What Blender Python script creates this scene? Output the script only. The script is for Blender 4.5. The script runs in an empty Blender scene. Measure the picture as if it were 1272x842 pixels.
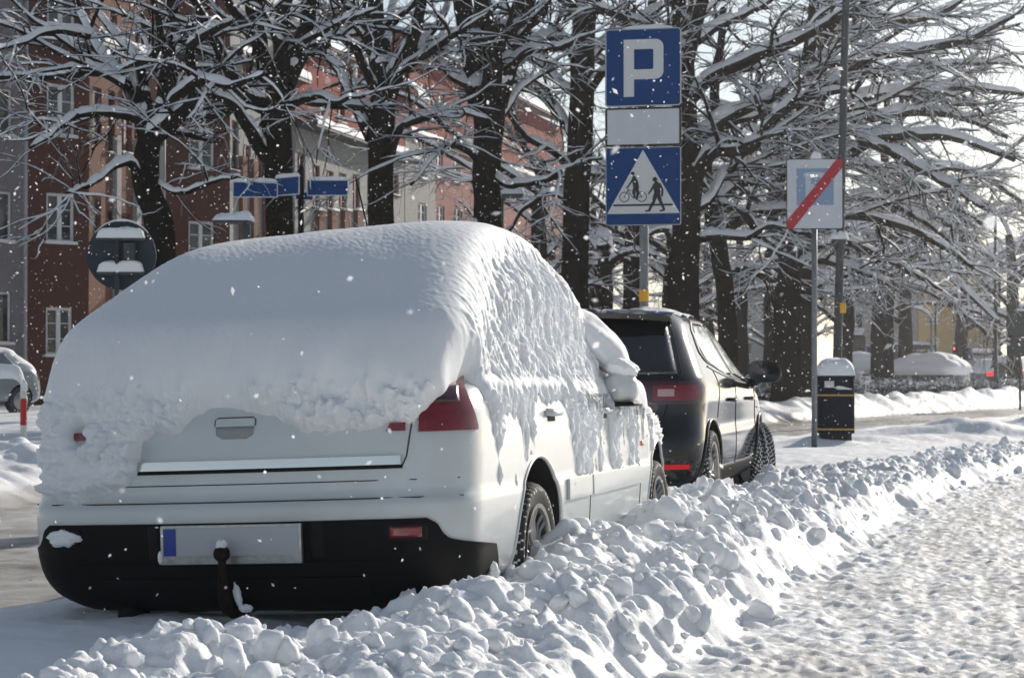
import bpy, bmesh, math, random, os
import numpy as np
from mathutils import Vector, Matrix, Euler

R = math.radians
SKIP = set()
random.seed(11)
rng = np.random.default_rng(7)
scene = bpy.context.scene
COL = scene.collection

# ------------------------------------------------------------------ camera
F_PX, CX, CY, CAM_H = 2400.0, 636.0, 421.0, 1.10
YAW, PITCH = R(14.36), R(0.93)
cam_d = bpy.data.cameras.new('camera')
cam = bpy.data.objects.new('camera', cam_d)
COL.objects.link(cam)
cam.location = (0, 0, CAM_H)
cam.rotation_euler = (R(90) + PITCH, 0, YAW)
cam_d.sensor_width = 36
cam_d.lens = 36 * F_PX / 1272
cam_d.clip_start, cam_d.clip_end = 0.05, 3000
cam_d.dof.use_dof = True
cam_d.dof.focus_distance = 8.6
cam_d.dof.aperture_fstop = 9.0
scene.camera = cam
CAMM = Euler((R(90) + PITCH, 0, YAW), 'XYZ').to_matrix()

def P(px, py, Z):
    """photo pixel + distance along the view -> point in the place (used to survey positions)"""
    v = CAMM @ Vector(((px - CX) / F_PX * Z, (CY - py) / F_PX * Z, -Z))
    return Vector((v.x, v.y, v.z + CAM_H))

# ------------------------------------------------------------------ noise
def _hash(ix, iy, seed):
    h = (ix.astype(np.int64) * 374761393 + iy.astype(np.int64) * 668265263 + seed * 1442695041) & 0xFFFFFFFF
    h = ((h ^ (h >> 13)) * 1274126177) & 0xFFFFFFFF
    return (h ^ (h >> 16)) & 0xFFFFFF

def pn(x, y, seed=0):
    x = np.asarray(x, float); y = np.asarray(y, float)
    x, y = np.broadcast_arrays(x, y)
    ix, iy = np.floor(x), np.floor(y)
    fx, fy = x - ix, y - iy
    ix = ix.astype(np.int64); iy = iy.astype(np.int64)
    ux = fx * fx * fx * (fx * (fx * 6 - 15) + 10)
    uy = fy * fy * fy * (fy * (fy * 6 - 15) + 10)
    def g(dx, dy):
        a = _hash(ix + dx, iy + dy, seed) * (2 * math.pi / 0x1000000)
        return np.cos(a) * (fx - dx) + np.sin(a) * (fy - dy)
    n0 = g(0, 0) * (1 - ux) + g(1, 0) * ux
    n1 = g(0, 1) * (1 - ux) + g(1, 1) * ux
    return (n0 * (1 - uy) + n1 * uy) * 1.5

def fbm(x, y, octv=4, seed=0, gain=.5):
    s, a = 0, 1.0
    for o in range(octv):
        s = s + a * pn(x * 2 ** o + 17.3 * o, y * 2 ** o - 9.1 * o, seed + o)
        a *= gain
    return s

def lumps(x, y, seed=0, fill=1.0, rmin=.35, rmax=.8):
    """rounded clods: height in cells, one random cap per cell"""
    ix0, iy0 = np.floor(x).astype(np.int64), np.floor(y).astype(np.int64)
    best = np.zeros_like(x)
    for dx in (-1, 0, 1):
        for dy in (-1, 0, 1):
            ix, iy = ix0 + dx, iy0 + dy
            h1 = _hash(ix, iy, seed) / 0x1000000
            h2 = _hash(ix, iy, seed + 101) / 0x1000000
            h3 = _hash(ix, iy, seed + 202) / 0x1000000
            h4 = _hash(ix, iy, seed + 303) / 0x1000000
            r = rmin + (rmax - rmin) * h3 ** 2
            ex, ey = x - (ix + h1), y - (iy + h2)
            an = h4 * 6.283
            ca, sa = np.cos(an), np.sin(an)
            d2 = ((ex * ca + ey * sa) * (1 + .5 * h3)) ** 2 + ((ey * ca - ex * sa)) ** 2
            c = np.sqrt(np.clip(1 - d2 / (r * r), 0, 1)) * r * (h4 < fill)
            best = np.maximum(best, c)
    return best

def sstep(a, b, x):
    t = np.clip((x - a) / (b - a), 0, 1)
    return t * t * (3 - 2 * t)

def pchip(xk, yk, x):
    xk = np.asarray(xk, float); yk = np.asarray(yk, float)
    h = np.diff(xk); d = np.diff(yk) / h
    m = np.zeros_like(yk)
    m[0], m[-1] = d[0], d[-1]
    for i in range(1, len(xk) - 1):
        if d[i - 1] * d[i] > 0:
            w1, w2 = 2 * h[i] + h[i - 1], h[i] + 2 * h[i - 1]
            m[i] = (w1 + w2) / (w1 / d[i - 1] + w2 / d[i])
    x = np.clip(x, xk[0], xk[-1])
    i = np.clip(np.searchsorted(xk, x, 'right') - 1, 0, len(h) - 1)
    t = (x - xk[i]) / h[i]
    return ((2*t**3-3*t**2+1)*yk[i] + (t**3-2*t**2+t)*h[i]*m[i]
            + (-2*t**3+3*t**2)*yk[i+1] + (t**3-t**2)*h[i]*m[i+1])

# ------------------------------------------------------------------ mesh building
def grid_faces(m, n, closed=False, flip=False):
    i = np.arange(m - 1)[:, None] * n
    if closed:
        j = np.arange(n)[None, :]; k = (j + 1) % n
    else:
        j = np.arange(n - 1)[None, :]; k = j + 1
    f = np.stack([i + j, i + k, i + n + k, i + n + j], -1).reshape(-1, 4)
    return f[:, ::-1] if flip else f

class MB:
    """collects faces, links them as one mesh object"""
    def __init__(self):
        self.V, self.F, self.n = [], [], 0
    def add(self, V, F, mi=0):
        V = np.asarray(V, float).reshape(-1, 3)
        if isinstance(F, np.ndarray):
            self.F.append((F + self.n, mi))
        else:
            by = {}
            for f in F: by.setdefault(len(f), []).append(f)
            for k, fs in by.items(): self.F.append((np.array(fs, dtype=np.int64) + self.n, mi))
        self.V.append(V); self.n += len(V)
        return self
    def grid(self, G, mi=0, closed=False, flip=False):
        G = np.asarray(G, float)
        return self.add(G.reshape(-1, 3), grid_faces(G.shape[0], G.shape[1], closed, flip), mi)
    def box(self, lo, hi, mi=0, bev=0.0, M=None):
        lo, hi = np.array(lo, float), np.array(hi, float)
        lo, hi = np.minimum(lo, hi), np.maximum(lo, hi)
        if bev <= 0:
            V = np.array([[x, y, z] for x in (lo[0], hi[0]) for y in (lo[1], hi[1]) for z in (lo[2], hi[2])])
            F = [(0,1,3,2),(4,6,7,5),(0,4,5,1),(2,3,7,6),(0,2,6,4),(1,5,7,3)]
        else:
            b = bmesh.new()
            bmesh.ops.create_cube(b, size=1)
            c, s = (lo + hi) / 2, hi - lo
            for v in b.verts: v.co = Vector(c + np.array(v.co) * s)
            bmesh.ops.bevel(b, geom=b.edges[:], offset=min(bev, s.min() * .45), segments=2, profile=.6, affect='EDGES')
            b.verts.index_update()
            V = np.array([v.co[:] for v in b.verts]); F = [[v.index for v in f.verts] for f in b.faces]
            b.free()
        if M is not None:
            V = np.array([(M @ Vector(v))[:] for v in V])
        return self.add(V, F, mi)
    def tube(self, pts, rad, n=8, mi=0, caps=True):
        pts = np.array(pts, float); m = len(pts)
        rad = np.full(m, rad, float) if np.isscalar(rad) else np.array(rad, float)
        T = np.gradient(pts, axis=0); T /= np.linalg.norm(T, axis=1, keepdims=True) + 1e-12
        up = np.array([0, 0, 1.0]) if abs(T[0][2]) < .9 else np.array([1.0, 0, 0])
        a = np.linspace(0, 2 * math.pi, n, endpoint=False)
        G = np.zeros((m, n, 3)); u = None
        for i in range(m):
            if u is None: u = np.cross(T[i], up)
            u = u - T[i] * np.dot(u, T[i]); u /= np.linalg.norm(u) + 1e-12
            v = np.cross(T[i], u)
            G[i] = pts[i] + rad[i] * (np.cos(a)[:, None] * u + np.sin(a)[:, None] * v)
        self.grid(G, mi, closed=True)
        if caps:
            b = self.n - m * n
            self.F.append((np.array([list(range(n))[::-1]]) + b, mi))
            self.F.append((np.array([list(range(n))]) + b + (m - 1) * n, mi))
        return self
    def lathe(self, prof, n=24, mi=0, axis='z', c=(0, 0, 0)):
        prof = np.array(prof, float)
        a = np.linspace(0, 2 * math.pi, n, endpoint=False)
        r, h = prof[:, 0][:, None], prof[:, 1][:, None]
        A, B, H = r * np.cos(a), r * np.sin(a), np.broadcast_to(h, (len(prof), n))
        G = {'z': (A, B, H), 'x': (H, A, B), 'y': (B, H, A)}[axis]
        return self.grid(np.stack(G, -1) + np.array(c), mi, closed=True)
    def prism(self, outline, d0, d1, M, mi=0):
        """outline in (x, y), extruded along local z from d0 to d1, then placed by M"""
        n = len(outline)
        V = [M @ Vector((x, y, d0)) for x, y in outline] + [M @ Vector((x, y, d1)) for x, y in outline]
        F = [list(range(n))[::-1], list(range(n, 2 * n))] + [(i, (i + 1) % n, n + (i + 1) % n, n + i) for i in range(n)]
        return self.add([v[:] for v in V], F, mi)
    def build(self, name, mats, parent=None, smooth=True, sharp=None):
        me = bpy.data.meshes.new(name)
        V = np.concatenate(self.V) if self.V else np.zeros((0, 3))
        nl = sum(f.size for f, _ in self.F); nf = sum(len(f) for f, _ in self.F)
        me.vertices.add(len(V)); me.vertices.foreach_set('co', V.astype(np.float32).ravel())
        me.loops.add(nl); me.polygons.add(nf)
        li = np.concatenate([f.ravel() for f, _ in self.F]).astype(np.int32)
        tot = np.concatenate([np.full(len(f), f.shape[1]) for f, _ in self.F])
        st = np.concatenate([[0], np.cumsum(tot)[:-1]]).astype(np.int32)
        me.loops.foreach_set('vertex_index', li)
        me.polygons.foreach_set('loop_start', st)
        try: me.polygons.foreach_set('loop_total', tot.astype(np.int32))
        except Exception: pass
        mi = np.concatenate([np.full(len(f), m) if np.isscalar(m) else np.asarray(m) for f, m in self.F]).astype(np.int32)
        me.polygons.foreach_set('material_index', mi)
        me.polygons.foreach_set('use_smooth', np.full(nf, bool(smooth)))
        me.update(calc_edges=True); me.validate()
        if not isinstance(mats, (list, tuple)): mats = [mats]
        for m in mats: me.materials.append(m)
        if sharp: me.set_sharp_from_angle(angle=R(sharp))
        o = bpy.data.objects.new(name, me)
        COL.objects.link(o)
        if parent is not None: o.parent = parent
        return o

def tag(o, label=None, cat=None, group=None, kind=None):
    if label: o['label'] = label
    if cat: o['category'] = cat
    if group: o['group'] = group
    if kind: o['kind'] = kind
    return o

def thing(name, label, cat, loc=(0, 0, 0), rot=(0, 0, 0), group=None):
    o = bpy.data.objects.new(name, None)
    COL.objects.link(o)
    o.empty_display_size = .2
    o.location = loc; o.rotation_euler = rot
    return tag(o, label, cat, group)

def children_of(o):
    return [c for c in bpy.data.objects if c.parent == o]

def copy_tree(o, parent=None):
    c = o.copy(); COL.objects.link(c); c.parent = parent
    for ch in children_of(o): copy_tree(ch, c)
    return c

# ------------------------------------------------------------------ materials
def mat(name, col, rough=.5, metal=0.0, coat=0.0, spec=.5, var=None, bump=None, coords='Object', trans=0.0, sss=0.0, sheen=0.0, var2=None):
    """var=(colour2, scale, sharpness) noise mix; bump=[(scale, strength, distance), ...]"""
    m = bpy.data.materials.new(name); m.use_nodes = True
    nt = m.node_tree; N, L = nt.nodes, nt.links
    b = N['Principled BSDF']
    b.inputs['Base Color'].default_value = (*col, 1)
    b.inputs['Roughness'].default_value = rough
    b.inputs['Metallic'].default_value = metal
    b.inputs['Coat Weight'].default_value = coat
    b.inputs['Coat Roughness'].default_value = .06
    b.inputs['Specular IOR Level'].default_value = spec
    b.inputs['Transmission Weight'].default_value = trans
    if sss:
        b.inputs['Subsurface Weight'].default_value = sss
        b.inputs['Subsurface Radius'].default_value = (.03, .035, .045)
        b.inputs['Subsurface Scale'].default_value = .6
    tc = N.new('ShaderNodeTexCoord')
    cur = None
    for v in (var, var2):
        if not v: continue
        c2, sc, sh = v
        n = N.new('ShaderNodeTexNoise'); n.inputs['Scale'].default_value = sc; n.inputs['Detail'].default_value = 6
        n.inputs['Roughness'].default_value = .62
        L.new(tc.outputs[coords], n.inputs['Vector'])
        r = N.new('ShaderNodeMapRange'); r.inputs['From Min'].default_value = .5 - .5 / sh; r.inputs['From Max'].default_value = .5 + .5 / sh
        L.new(n.outputs['Fac'], r.inputs['Value'])
        mx = N.new('ShaderNodeMix'); mx.data_type = 'RGBA'
        L.new(r.outputs['Result'], mx.inputs['Factor'])
        if cur is None: mx.inputs['A'].default_value = (*col, 1)
        else: L.new(cur, mx.inputs['A'])
        mx.inputs['B'].default_value = (*c2, 1)
        cur = mx.outputs['Result']
    if cur is not None: L.new(cur, b.inputs['Base Color'])
    prev = None
    for (sc, st, di) in (bump or []):
        n = N.new('ShaderNodeTexNoise'); n.inputs['Scale'].default_value = sc; n.inputs['Detail'].default_value = 5
        n.inputs['Roughness'].default_value = .6
        L.new(tc.outputs[coords], n.inputs['Vector'])
        bp = N.new('ShaderNodeBump'); bp.inputs['Strength'].default_value = st; bp.inputs['Distance'].default_value = di
        L.new(n.outputs['Fac'], bp.inputs['Height'])
        if prev is not None: L.new(prev, bp.inputs['Normal'])
        prev = bp.outputs['Normal']
    if prev is not None: L.new(prev, b.inputs['Normal'])
    return m

def glow(name, col, strength):
    m = mat(name, col, .4)
    b = m.node_tree.nodes['Principled BSDF']
    b.inputs['Emission Color'].default_value = (*col, 1); b.inputs['Emission Strength'].default_value = strength
    return m

M = {}
M['snow'] = mat('snow', (.88, .89, .905), .65, spec=.25, sss=.35, bump=[(220, .5, .004), (45, .35, .01)], var=((.80, .815, .84), 9, 3))
M['snow_soft'] = mat('soft_snow', (.88, .89, .905), .7, spec=.2, sss=.3, bump=[(330, .5, .003), (70, .25, .006)])
M['snow_far'] = mat('far_snow', (.86, .87, .89), .7, spec=.15)
M['white_paint'] = mat('white_paint', (.60, .64, .655), .30, coat=.5, var=((.50, .525, .525), 2.2, 2.2))
M['black_paint'] = mat('black_paint', (.003, .0035, .0055), .10, coat=.45, spec=.35, var=((.014, .014, .016), 4, 3))
M['black_plastic'] = mat('black_plastic', (.006, .006, .0065), .6, spec=.14, bump=[(300, .15, .001)])
M['dark_void'] = mat('dark_void', (.006, .006, .006), .9)
M['seam'] = mat('panel_seam', (.05, .055, .055), .8)
M['chrome'] = mat('chrome', (.52, .53, .55), .16, metal=1, bump=[(6, .05, .01)])
M['alloy'] = mat('alloy_rim', (.42, .42, .41), .35, metal=.9, var=((.25, .24, .22), 14, 2))
M['rubber'] = mat('tyre_rubber', (.018, .018, .018), .8, var=((.05, .05, .05), 25, 2))
M['glass_dark'] = mat('tinted_glass', (.008, .01, .011), .04, spec=.8, coat=.5)
M['red_lens'] = mat('red_lens', (.24, .004, .012), .12, coat=1.0, var=((.13, .002, .007), 40, 3))
M['red_lens_dark'] = mat('dark_red_lens', (.05, .004, .01), .12, coat=1.0)
M['clear_lens'] = mat('clear_lens', (.45, .3, .3), .1, coat=1.0)
M['orange_lens'] = mat('orange_lens', (.75, .22, .05), .2, coat=1.0)
M['plate_grey'] = mat('number_plate_grey', (.42, .43, .46), .45)
M['plate_blue'] = mat('number_plate_blue', (.01, .04, .28), .4)
M['glow_red'] = glow('glowing_reflector', (.5, .005, .01), .25)  # emission paints returned light into a bumper reflector, not a lamp
M['alu'] = mat('dirty_aluminium', (.5, .5, .49), .35, metal=.8, var=((.3, .29, .26), 30, 2.5))
# ------------------------------------------------------------------ terrain
XR_Y = [-40, 4, 6.8, 11, 15, 18, 21.7, 26, 32, 45, 60, 80, 120]
XR_X = [-1.25, -1.2, -1.1, -.95, -.7, -.35, .25, 1.3, 3.0, 7.5, 13, 21, 40]
XL_Y = [-40, 4, 5.2, 6.2, 7, 11, 13, 16, 19, 22, 26, 32, 45, 60, 80, 120]
XL_X = [-3.0, -2.9, -2.62, -2.25, -2.02, -2.0, -1.9, -1.75, -1.35, -.75, .2, 1.8, 6.3, 11.8, 19.8, 38.6]
BH_Y = [-40, 3, 6, 8, 11, 14, 18, 22, 30, 50, 120]
BH_X = [.05, .05, .14, .22, .19, .14, .07, .04, .04, .06, .06]
RR_Y = [-40, 17, 24, 28.7, 38, 51, 60, 70, 90, 140]      # right edge of the carriageway
RR_X = [-4.05, -4.05, -3.85, -3.1, -1.0, 2.0, 4.4, 8.0, 16, 40]
RL_Y = [-40, 12, 22, 30, 36.7, 45, 60, 75, 95, 140]      # left edge of the carriageway
RL_X = [-7.9, -7.8, -7.4, -6.2, -5.2, -3.2, 1.0, 6.5, 14.5, 37]

def zones(x, y):
    return (np.interp(y, XR_Y, XR_X), np.interp(y, XL_Y, XL_X), np.interp(y, BH_Y, BH_X),
            np.interp(y, RR_Y, RR_X), np.interp(y, RL_Y, RL_X))

MOUNDS = [(-.7, 29.4, 1.2, .5, .26), (.7, 30.4, 1.1, .5, .34), (1.3, 32.5, 1.2, .6, .30), (2.6, 35, 1.6, 1.1, .24),
          (-1.9, 26.3, .8, .5, .10), (-2.9, 22.7, .9, .6, .05), (-.8, 27.5, 1.0, .7, .12), (-2.35, 25.1, .45, .45, .12)]

def height(x, y, fine=True):
    x = np.asarray(x, float); y = np.asarray(y, float)
    wob = .10 * pn(x * .9, y * .9, 5) + .05 * pn(x * 3.1, y * 3.1, 6)
    xr, xl, bh, rr, rl = zones(x, y)
    xr = xr + wob; xl = xl + wob; rr = rr + .6 * wob; rl = rl + wob
    near = (y > 2) & (y < 60) & (x > -12) & (x < 14)
    z = np.full_like(x, .10)
    # parking lane, snow lying loose between the carriageway and the bank
    z_park = np.interp(y, [21, 28], [.17, .11]) + .035 * pn(x * .8, y * .6, 11) + .015 * pn(x * 2.7, y * 2.2, 12) + .006 * pn(x * 9, y * 9, 13)
    for (mx, my, sx, sy, mh) in MOUNDS:
        z_park = z_park + mh * np.exp(-((x - mx) / sx) ** 2 - ((y - my) / sy) ** 2) * (1 + .3 * pn(x * 2, y * 2, 14))
    z_road = .03 + .012 * pn(x * 1.2, y * .25, 15) + .006 * pn(x * 5, y * 3, 16)
    z_path = .05 + .014 * pn(x * 1.6, y * 1.6, 17)
    z_field = .16 + .06 * pn(x * .25, y * .25, 18) + .03 * pn(x * 1.1, y * 1.1, 19)
    # field rises softly far to the left
    u = np.clip((x - xl) / np.maximum(xr - xl, .2), 0, 1)
    prof = np.sin(np.pi * u ** .66) ** .9
    m_bank = prof * (x > xl) * (x < xr)
    t_road = sstep(rr + .25, rr - .15, x) * sstep(rl - .15, rl + .3, x)
    side = sstep(rr - .2, rr + .3, x)            # right of the road
    z = np.where(x < (rr + rl) / 2, z_field, z_park)
    z = z * (1 - t_road) + z_road * t_road
    # ploughed ridge along the far kerb
    d = rl - x
    ridge = np.exp(-((d - .75) / .55) ** 2)
    rh = np.interp(y, [0, 16, 30, 45, 60, 100], [.22, .22, .2, .32, .36, .3])
    z = z + ridge * rh * (1 + .5 * pn(x * 1.4, y * .9, 21)) * (x < rl + .5)
    # ridge on the near kerb beyond the bend
    d2 = x - rr
    z = z + np.exp(-((d2 - .3) / .3) ** 2) * .05 * sstep(18, 24, y)
    tp = sstep(xr - .22, xr + .06, x)
    base_r = z * (1 - tp) + z_path * tp
    z = np.where(x > xl - .5, base_r, z)
    k = m_bank * bh
    z = z + k * (1 + .25 * pn(x * 1.3, y * 1.3, 22))
    if fine:
        bm = np.clip(m_bank * 1.6, 0, 1) * (.55 + .45 * sstep(0, .8, m_bank))
        sel = (bm > .01) & near
        if sel.any():
            xs, ys = x[sel] + .03 * pn(x[sel] * 9, y[sel] * 9, 31), y[sel] + .03 * pn(x[sel] * 9, y[sel] * 9, 32)
            L = (.09 * lumps(xs / .52, ys / .52, 47, .6, .4, .8) + .10 * lumps(xs / .30, ys / .30, 41, .6) + .075 * lumps(xs / .15, ys / .15, 42, .75) * (.6 + .5 * pn(xs * 2.3, ys * 2.3, 46))
                 + .034 * lumps(xs / .075, ys / .075, 43, .8) + .016 * lumps(xs / .038, ys / .038, 44, .9))
            L = L - .032 + .012 * fbm(xs * 14, ys * 14, 3, 45)
            z[sel] += L * bm[sel] * np.interp(ys, [13, 19], [1, .6])
        # clods spilling on the path
        sp = (x > xr - .3) & (x < xr + 1.1) & near
        if sp.any():
            w = np.clip(1 - (x[sp] - xr[sp] + .1) / .9, 0, 1) ** 2
            z[sp] += .05 * lumps(x[sp] / .09, y[sp] / .09, 51, .35) * w
        pt = (x > xr - .15) & (y < 60) & (x < 14)
        if pt.any():
            xs, ys = x[pt], y[pt]
            w = sstep(-.15, .2, xs - xr[pt])
            rough = .011 * fbm(xs * 12, ys * 9, 4, 61, .65) + (.014 * lumps(xs / .045, ys / .045, 65, .5, .25, .7) + .022 * lumps(xs / .085, ys / .085, 62, .3, .2, .55)) * np.clip(.55 + 1.1 * pn(xs * 1.3, ys * .9, 66), .05, 1.3) * (.4 + .6 * sstep(-.2, .4, pn(xs * .8, ys * .8, 63)))
            rough = rough - .010 * lumps(xs / .26, ys / .32, 64, .4, .25, .45) + .010 * fbm(xs * 5, ys * .7, 3, 67)
            z[pt] += rough * w
        rd = (t_road > .05) & near
        if rd.any():
            z[rd] += (.006 * fbm(x[rd] * 9, y[rd] * 4, 3, 71) + .012 * lumps(x[rd] / .12, y[rd] / .2, 72, .3)) * t_road[rd]
        fr = (ridge > .05) & (x < rl + .3) & (y > 2) & (y < 90) & (x > -14)
        if fr.any():
            z[fr] += ridge[fr] * np.interp(y[fr], [0, 22, 34], [1, 1, .45]) * (.12 * lumps(x[fr] / .5, y[fr] / .5, 81, .7) + .06 * lumps(x[fr] / .2, y[fr] / .2, 82, .8))
    return z

def zat(x, y):
    return float(height(np.array([x]), np.array([y]), False)[0])

def spaced(segs):
    out = [segs[0][0]]
    for a, b, f in segs:
        while out[-1] < b - 1e-6:
            st = f(out[-1]) if callable(f) else f
            out.append(min(b, out[-1] + st))
    return np.array(out)

def build_ground():
    q = 1.0 if 'coarse' not in SKIP else 2.5
    xs = spaced([(-900, -150, 60), (-150, -40, 8), (-40, -14, 1.0), (-14, -8.6, .12), (-8.6, -4.2, .035 * q), (-4.2, 2.6, .0125 * q), (2.6, 4.5, .03 * q),
                 (4.5, 14, .1), (14, 40, .6), (40, 150, 6), (150, 900, 60)])
    ys = spaced([(-300, -30, 30), (-30, 0, 2), (0, 3.5, .15), (3.5, 30, lambda v: max(.011, .0021 * v) * q), (30, 70, lambda v: .0035 * v),
                 (70, 160, 1.5), (160, 400, 12), (400, 2500, 100)])
    X, Y = np.meshgrid(xs, ys)
    Z = height(X.ravel(), Y.ravel()).reshape(X.shape)
    far = sstep(150, 400, np.hypot(X, Y))
    Z = Z * (1 - far)
    m, n = X.shape
    V = np.stack([X, Y, Z], -1).reshape(-1, 3)
    Fq = grid_faces(m, n)
    c = V[Fq].mean(1)
    xr, xl, bh, rr, rl = zones(c[:, 0], c[:, 1])
    zone = np.zeros(len(Fq), int)                                   # ground
    zone[(c[:, 0] > rl) & (c[:, 0] < rr)] = 1                       # road
    zone[(c[:, 0] > xr) & (c[:, 0] < xr + 6) & (c[:, 1] < 80) & (c[:, 1] > -40)] = 2        # path
    zone[(c[:, 0] > xl) & (c[:, 0] < xr) & (c[:, 1] < 80) & (c[:, 1] > -40)] = 3        # bank
    # dirt: sand and salt trodden into the snow, one value per vertex
    x, y = V[:, 0], V[:, 1]
    vxr, vxl, vbh, vrr, vrl = zones(x, y)
    d = np.zeros(len(V), np.float32)
    onpath = sstep(-.1, .5, x - vxr)
    d += onpath * np.clip(.30 + .26 * fbm(x * 1.1, y * .7, 3, 91) + .22 * fbm(x * 9, y * 7, 2, 92), 0, 1)
    onroad = sstep(-.1, .2, x - vrl) * sstep(-.1, .2, vrr - x)
    d += onroad * np.clip(.62 + .35 * fbm(x * .9, y * .25, 4, 93) + .2 * fbm(x * 4, y * 4, 2, 97), 0, 1)
    nb = ((x > vxl) & (x < vxr))
    d += nb * np.clip(.5 * (fbm(x * 4, y * 4, 3, 94) - .62), 0, .6)
    d += np.exp(-((x - vxr - .05) / .18) ** 2) * np.clip(.18 * fbm(x * 6, y * 6, 2, 95) + .03, 0, 1)
    d += np.exp(-((x - vrl + .25) / .3) ** 2) * np.clip(.3 * fbm(x * 5, y * 5, 2, 96), 0, 1)
    ms = M['ground_snow']
    out = []
    for zi, (nm, lab) in enumerate((('ground', 'deep untouched snow between the road and the houses'), ('road', 'carriageway of grey brown packed snow'),
                                    ('path', 'trampled snowy pavement strewn with grit'), ('snow_bank', 'ploughed bank of rounded snow clods beside the cars'))):
        fs = Fq[zone == zi]
        used, inv = np.unique(fs, return_inverse=True)
        b = MB().add(V[used], inv.reshape(-1, 4))
        o = b.build(nm, M['road_snow'] if zi == 1 else ms)
        at = o.data.attributes.new('dirt', 'FLOAT', 'POINT')
        at.data.foreach_set('value', np.clip(d[used], 0, 1).astype(np.float32))
        tag(o, lab, None, None, 'structure')
        out.append(o)
    return out

def dirt_mat(name, clean, dirty, rough=.65):
    m = mat(name, clean, rough, spec=.25, sss=.3, bump=[(120, .5, .005), (30, .3, .012)], coords='Object')
    nt = m.node_tree; N, L = nt.nodes, nt.links
    a = N.new('ShaderNodeAttribute'); a.attribute_name = 'dirt'
    mx = N.new('ShaderNodeMix'); mx.data_type = 'RGBA'
    mx.inputs['A'].default_value = (*clean, 1); mx.inputs['B'].default_value = (*dirty, 1)
    n = N.new('ShaderNodeTexNoise'); n.inputs['Scale'].default_value = 38; n.inputs['Detail'].default_value = 4
    tc = [q for q in N if q.type == 'TEX_COORD'][0]
    L.new(tc.outputs['Object'], n.inputs['Vector'])
    ad = N.new('ShaderNodeMath'); ad.operation = 'MULTIPLY_ADD'; ad.inputs[1].default_value = .5; ad.inputs[2].default_value = -.25
    L.new(n.outputs['Fac'], ad.inputs[0])
    sm = N.new('ShaderNodeMath'); sm.operation = 'MULTIPLY_ADD'; sm.use_clamp = True
    L.new(ad.outputs[0], sm.inputs[0]); L.new(a.outputs['Fac'], sm.inputs[1]); L.new(a.outputs['Fac'], sm.inputs[2])
    L.new(sm.outputs[0], mx.inputs['Factor'])
    L.new(mx.outputs['Result'], N['Principled BSDF'].inputs['Base Color'])
    return m
M['ground_snow'] = dirt_mat('ground_snow', (.88, .89, .905), (.33, .28, .22))
M['road_snow'] = dirt_mat('road_snow', (.78, .77, .75), (.22, .20, .17), .5)
build_ground()

# loose clods thrown up by the plough, lying on the bank
def build_clods():
    ico = bmesh.new(); bmesh.ops.create_icosphere(ico, subdivisions=3, radius=1)
    ico.verts.index_update()
    IV = np.array([v.co[:] for v in ico.verts]); IF = np.array([[v.index for v in f.verts] for f in ico.faces]); ico.free()
    b = MB()
    r = np.random.default_rng(21)
    n = 0
    while n < 1200:
        y = 4.2 + 24 * r.random() ** 1.6
        xl, xr = np.interp(y, XL_Y, XL_X), np.interp(y, XR_Y, XR_X)
        t = r.beta(1.6, 1.5)
        x = xl + (xr - xl) * t + (.25 * r.random() if r.random() < .25 else 0)
        s = .010 + .045 * r.random() ** 3.0
        if n < 30: s = .05 + .035 * r.random()
        z = float(height(np.array([x]), np.array([y]))[0])
        d = 1 + .3 * pn(IV[:, 0] * 1.1 + n * 3.1, IV[:, 1] * 1.1 + IV[:, 2] * 1.3, 5) + .14 * pn(IV[:, 0] * 2.6 + n, IV[:, 2] * 2.6 + IV[:, 1] * 1.7, 6) + .06 * pn(IV[:, 1] * 6 + n, IV[:, 2] * 6 + IV[:, 0] * 5, 7)
        sc = np.array([.75 + .6 * r.random(), .75 + .6 * r.random(), .6 + .5 * r.random()])
        Q = np.array(Euler((r.random() * 6, r.random() * 6, r.random() * 6)).to_matrix())
        V = (IV * d[:, None] * s * sc) @ Q.T + np.array([x, y, z + s * .1])
        b.add(V, IF); n += 1
    tag(b.build('snow_clods', M['snow']), 'loose lumps of snow scattered over the ploughed bank', None, None, 'stuff')
build_clods()
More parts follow.
